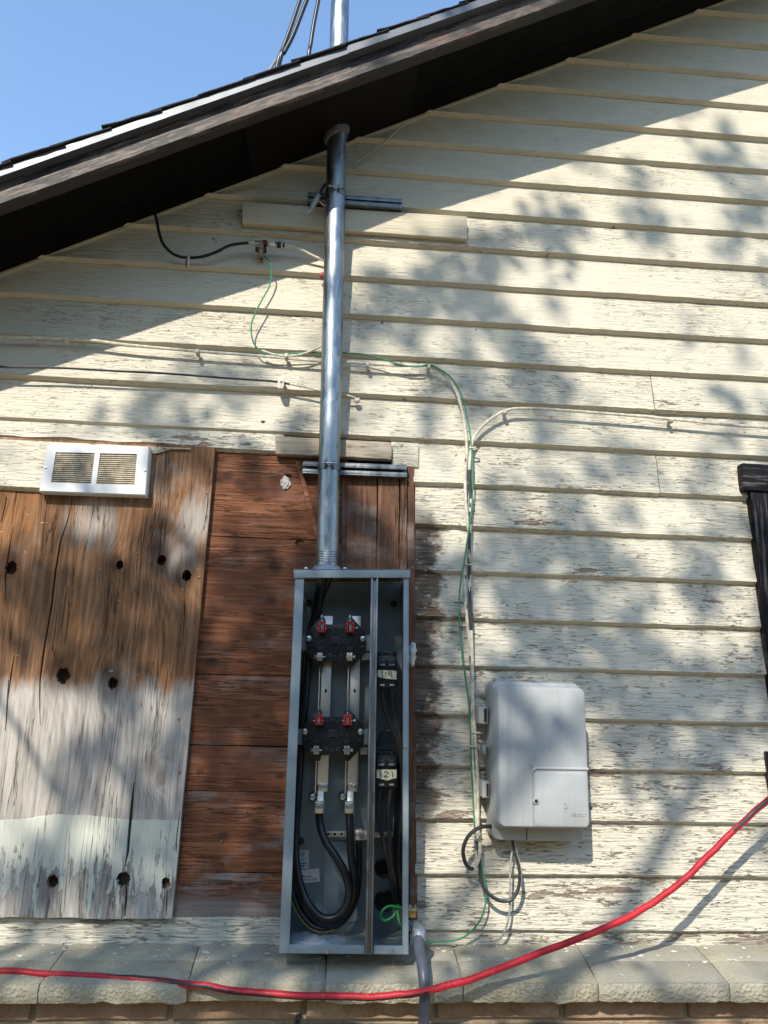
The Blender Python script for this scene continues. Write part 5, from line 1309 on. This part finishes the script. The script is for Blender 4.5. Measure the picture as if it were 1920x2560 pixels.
# ================================================================== SHADE TREE (out of frame, between sun and wall)
BR = [(1905,235,60),(1863,324,40),(1625,370,42),(1735,372,36),(1525,430,48),(1353,498,36),(1527,512,40),(1740,512,46),(1539,613,44),(1730,613,44),(1035,630,30),(1047,646,28),
      (1336,680,40),(1539,710,46),(1770,735,50),(1860,725,40),(1458,768,40),(1614,790,46),(1800,800,40),(1411,860,42),(1539,866,46),(1640,878,40),(1905,880,40),(1105,845,36),(1480,947,44),(1712,965,50),(1640,960,40),(1897,976,36),(995,970,40),
      (1272,1078,34),(1469,1085,34),(1625,1085,42),(1741,1092,44),(1900,1095,26),(1209,1150,30),(1400,1158,26),(1683,1170,44),(1263,1128,24),(1321,1170,22),(1820,1213,30),(1326,1260,26),(1088,1255,26),(1485,1276,26),(1639,1265,34),(1719,1292,30),
      (1119,1345,32),(1590,1380,34),(1655,1400,34),(1830,1404,26),(1549,1483,30),(1666,1488,34),(1204,1525,28),(1226,1600,32),(1698,1590,28),(1798,1590,30),(1360,1829,44),(1411,1800,36),(1385,1870,36),(1411,2030,40),(1290,2040,30),(1350,2050,30),(1529,1944,34),(1620,1990,34),(1560,2060,50),(1700,2060,50),(1850,2050,60),
      (1250,2160,60),(1400,2200,70),(1560,2200,50),(1700,2280,60),(1850,2250,60),(1880,2380,70),(1650,2400,50),(1300,2290,60),(1150,2250,40),(1450,2300,50),(1750,2440,50),(1900,2470,50),(1080,2390,36),(1060,2170,30),(1120,2080,30),
      (752,692,34),(694,745,36),(620,770,30),(504,820,36),(580,860,26),(660,830,30),(312,912,36),(417,930,26),(197,982,34),(110,985,40),(300,985,24),(509,1000,34),(671,1010,30),(58,1005,40),(60,1080,40),(560,1050,30),(891,704,36),(200,1060,30),(700,1060,24),(160,1150,40),(60,1170,26),(300,1150,40),(330,1230,24),(960,1010,30),(930,1080,30),
      (239,1308,34),(490,1304,36),(339,1343,24),(668,1295,34),(126,1265,26),(430,1262,26),(325,1425,24),(516,1512,20),(960,1260,28),(40,1730,36),(26,1880,40),(191,1790,40),(377,1795,34),(150,1870,34),(80,1950,36),(260,2095,44),(40,2070,50),(160,2110,34),(65,2320,44),(40,2400,40),(330,2000,24),(420,2440,24),(530,2385,24),(200,2330,26)]
DK = [(1430,400,34),(1610,450,40),(1830,430,46),(1400,560,50),(1640,570,44),(1860,560,44),(1250,640,60),(1160,700,60),(980,760,60),(1180,790,50),(1000,850,50),(1307,880,40),(1157,900,34),(1700,878,22),(1863,870,22),(1319,950,30),(1423,993,34),(1816,1000,36),(1087,990,34),(1200,1020,34),
      (1350,1075,30),(1530,1095,26),(1816,1095,34),(1370,1190,30),(1498,1179,30),(1591,1180,34),(1787,1190,34),(1250,1230,26),(1410,1260,30),(1560,1260,24),(1676,1240,16),(1782,1281,30),(1380,1380,70),(1250,1390,40),(1500,1390,44),(1710,1377,24),(1770,1400,30),(1310,1480,60),(1450,1490,50),(1613,1480,24),(1760,1490,40),(1450,1600,90),(1620,1640,50),(1340,1620,50),(1560,1720,60),(1700,1720,60),(1800,1700,50),(1280,1880,44),(1300,1760,50),(1384,1950,36),(1280,1970,40),(1450,1740,30),(1600,1850,60),(1750,1870,70),(1870,1820,40),(1680,1960,40),
      (440,850,22),(555,815,22),(723,790,18),(370,930,24),(480,920,22),(243,1010,22),(370,1010,26),(440,1010,20),(590,1000,26),(640,950,20),(130,1090,20),(250,1080,24),(400,1080,40),(500,1090,30),
      (412,1365,44),(260,1470,60),(400,1500,60),(120,1520,60),(300,1620,90),(480,1650,70),(90,1640,40),(600,1450,70),(600,1700,100),(560,1900,90),(560,2150,110),(660,1400,40),(620,1180,34),(360,1950,50),(240,1940,44),(370,1880,30),(430,2100,50),(300,2220,60),(150,2230,60),(420,2270,60),(60,2200,40),
      (760,2420,90),(600,2440,60),(950,2440,50),(330,2440,70),(1300,2420,60),(1240,2380,30),(1700,2430,26),(1640,2330,20),(1460,2440,30),(300,2360,30),(860,1500,110),(860,1750,120),(860,2000,120),(860,2250,120),(980,1500,60),(980,1800,60),(960,2100,60),(1100,1480,50),(1080,1700,60),(1100,1850,60),(870,1250,24),(820,1330,40),(940,1380,40)]
BRw = [(P(x,y,0), r/860) for x, y, r in BR]; DKw = [(P(x,y,0), r/860) for x, y, r in DK]
rs = random.Random(21)
def shade(x, z):
    v = .02+.25*mnoise.noise(Vector((x*5, z*3.2, 4.4)))+.75*mnoise.noise(Vector((x*17, z*6.0, 8.1)))+.35*mnoise.noise(Vector((x*34, z*15, 2.1)))
    ds = EZ+1.170+.536*x-z
    if ds < .20: v -= (1.1 if x < .06 else .20)*max(0, 1-max(0, ds-.03)/.17)
    for p, r in BRw:
        d2 = ((x-p.x)**2+(z-p.z)**2)/(r*r)
        if d2 < 7: v -= 1.15*math.exp(-d2*1.1)
    for p, r in DKw:
        d2 = ((x-p.x)**2+(z-p.z)**2)/(r*r)
        if d2 < 7: v += .85*math.exp(-d2*.9)
    return v
tree = thing('shade_tree', 'leafy tree standing in the yard outside the frame, its shade dappling the wall', 'tree')
LV = MB(); tips = []
def leaf(c, s_, rs):
    d = Vector((rs.gauss(0,1), rs.gauss(0,1), rs.gauss(0,.6)-.5)).normalized()
    n_ = Vector((rs.gauss(0,1), rs.gauss(0,1), rs.gauss(0,1)))
    sd = d.cross(n_).normalized()*s_*.42; up_ = d.cross(sd).normalized()*s_*.10
    LV.add([c, c+d*s_*.5+sd+up_, c+d*s_, c+d*s_*.5-sd+up_], [(0,1,2), (0,2,3)])
stepx = .019
xg = -1.02
while xg < 1.50:
    zg = EZ-.85
    while zg < EZ+2.05:
        x = xg+rs.uniform(-.010,.010); z = zg+rs.uniform(-.010,.010)
        if zg < zroof(xg)-.25:
            v = shade(x, z)
            if v > .06 and rs.random() < min(.92, .36+v*.95):
                t = rs.uniform(2.8, 5.4)+.4*mnoise.noise(Vector((x*2, z*2, 9)))
                c = Vector((x, 0, z)) + Vector((-SA, -1, SB))*t
                leaf(c, rs.uniform(.044,.068), rs)
                if rs.random() < .012: tips.append(c)
        zg += stepx
    xg += stepx
for i in range(2600):                       # the rest of the crown, around the part that shades the wall
    an = rs.uniform(0, 6.283); rad = rs.uniform(1.35, 2.6)
    x = .2+math.cos(an)*rad*1.0; z = EZ+.7+math.sin(an)*rad
    if -1.05 < x < 1.52 and EZ-.85 < z < EZ+2.05: continue
    if z < EZ-.9 or mnoise.noise(Vector((x*2.2, z*2.2, 1.5))) < -.05: continue
    t = rs.uniform(2.9, 5.4); c = Vector((x,0,z)) + Vector((-SA,-1,SB))*t
    leaf(c, rs.uniform(.06,.10), rs)
LV.build('crown', 'leaf', tree)
tk = MB(); base = Vector((-3.1,-5.6,-.1)); fork = Vector((-2.4,-4.9,3.1))
tk.tube(spline([base, Vector((-3.0,-5.5,1.0)), Vector((-2.7,-5.2,2.1)), fork], 6), [.20-.004*k for k in range(19)], 14)
tk.build('trunk', 'bark', tree, smooth=True)
rs2 = random.Random(3)
for i in range(9):
    e = tips[(i*len(tips))//9] if tips else fork+Vector((1,0,2))
    mid = fork.lerp(e, .5)+Vector((rs2.uniform(-.2,.2), rs2.uniform(-.2,.2), rs2.uniform(.1,.4)))
    L = spline([fork+Vector((0,0,-.15)), mid, e], 8); b_ = MB(); b_.tube(L, [.060*(1-k/len(L))+.004 for k in range(len(L))], 8); b_.build('limb', 'bark', tree, smooth=True)
# twig whose thin shadow crosses the weathered panel
for pts in ([(-60,1600),(13,1765),(80,1870),(130,1960),(160,2010)], [(285,1880),(310,1940),(345,2020)]):
    L = spline([P(x,y,0)+Vector((-SA,-1,SB))*1.9 for x, y in pts], 5); b_ = MB(); b_.tube(L, .0065, 7); b_.build('twig', 'bark', tree, smooth=True)

# ---- unseen hedge added behind the camera to block low sky light
hedge = thing('sky_block_hedge', 'unseen dark green hedge added behind the viewpoint to block low sky light', 'hedge')
hm = MB(); rs3 = random.Random(11); gx_ = 44; gz_ = 12
hv = []
for j in range(gz_+1):
    for i in range(gx_+1):
        x = -12+24*i/gx_; z = -.1+5.2*j/gz_
        hv.append((x, -10.2-.5*math.sin(j/gz_*2.6)+.9*mnoise.noise(Vector((x*.7, z*.8, 2))), z+(.9*mnoise.noise(Vector((x*.5, 3, 0))) if j == gz_ else 0)))
hm.add(hv, [(j*(gx_+1)+i, j*(gx_+1)+i+1, (j+1)*(gx_+1)+i+1, (j+1)*(gx_+1)+i) for j in range(gz_) for i in range(gx_)])
hm.build('sky_block_mass', 'leaf', hedge)
keep, LV = LV, MB()
for k in range(9000):
    q = hv[rs3.randrange(len(hv))]; c = Vector(q)+Vector((rs3.uniform(-.4,.4), rs3.uniform(-.1,.45), rs3.uniform(-.3,.3)))
    if c.z > .05: leaf(c, rs3.uniform(.12,.24), rs3)
LV.build('sky_block_leaves', 'leaf', hedge)['kind'] = 'stuff'

# ---- put every Empty at the base of its thing
for o in [q for q in bpy.data.objects if q.type == 'EMPTY' and q.parent is None]:
    lo = Vector((1e9,)*3); hi = Vector((-1e9,)*3)
    for c in o.children:
        if c.type != 'MESH': continue
        for v in c.bound_box:
            p = c.location+Vector(v)
            lo = Vector(map(min, lo, p)); hi = Vector(map(max, hi, p))
    loc = Vector(((lo.x+hi.x)/2, (lo.y+hi.y)/2, lo.z)); o.location = loc
    for c in o.children: c.matrix_parent_inverse = Matrix.Translation(-loc)

# ---- repeats share a group
GROUPS = {'cable_clip': 'staples holding the wall cables', 'cable_tie': 'ties round the cable pair', 'strut_channel': 'strut brackets behind the mast',
          'service_drop': 'service cables above the roof', 'coaxial_cable': 'coaxial cables on the siding', 'telephone_wire': 'thin wires on the siding', 'drop_cable': 'cables hanging from the utility box'}
for o in bpy.data.objects:
    if o.parent is None and o.name.split('.')[0] in GROUPS: o['group'] = GROUPS[o.name.split('.')[0]]
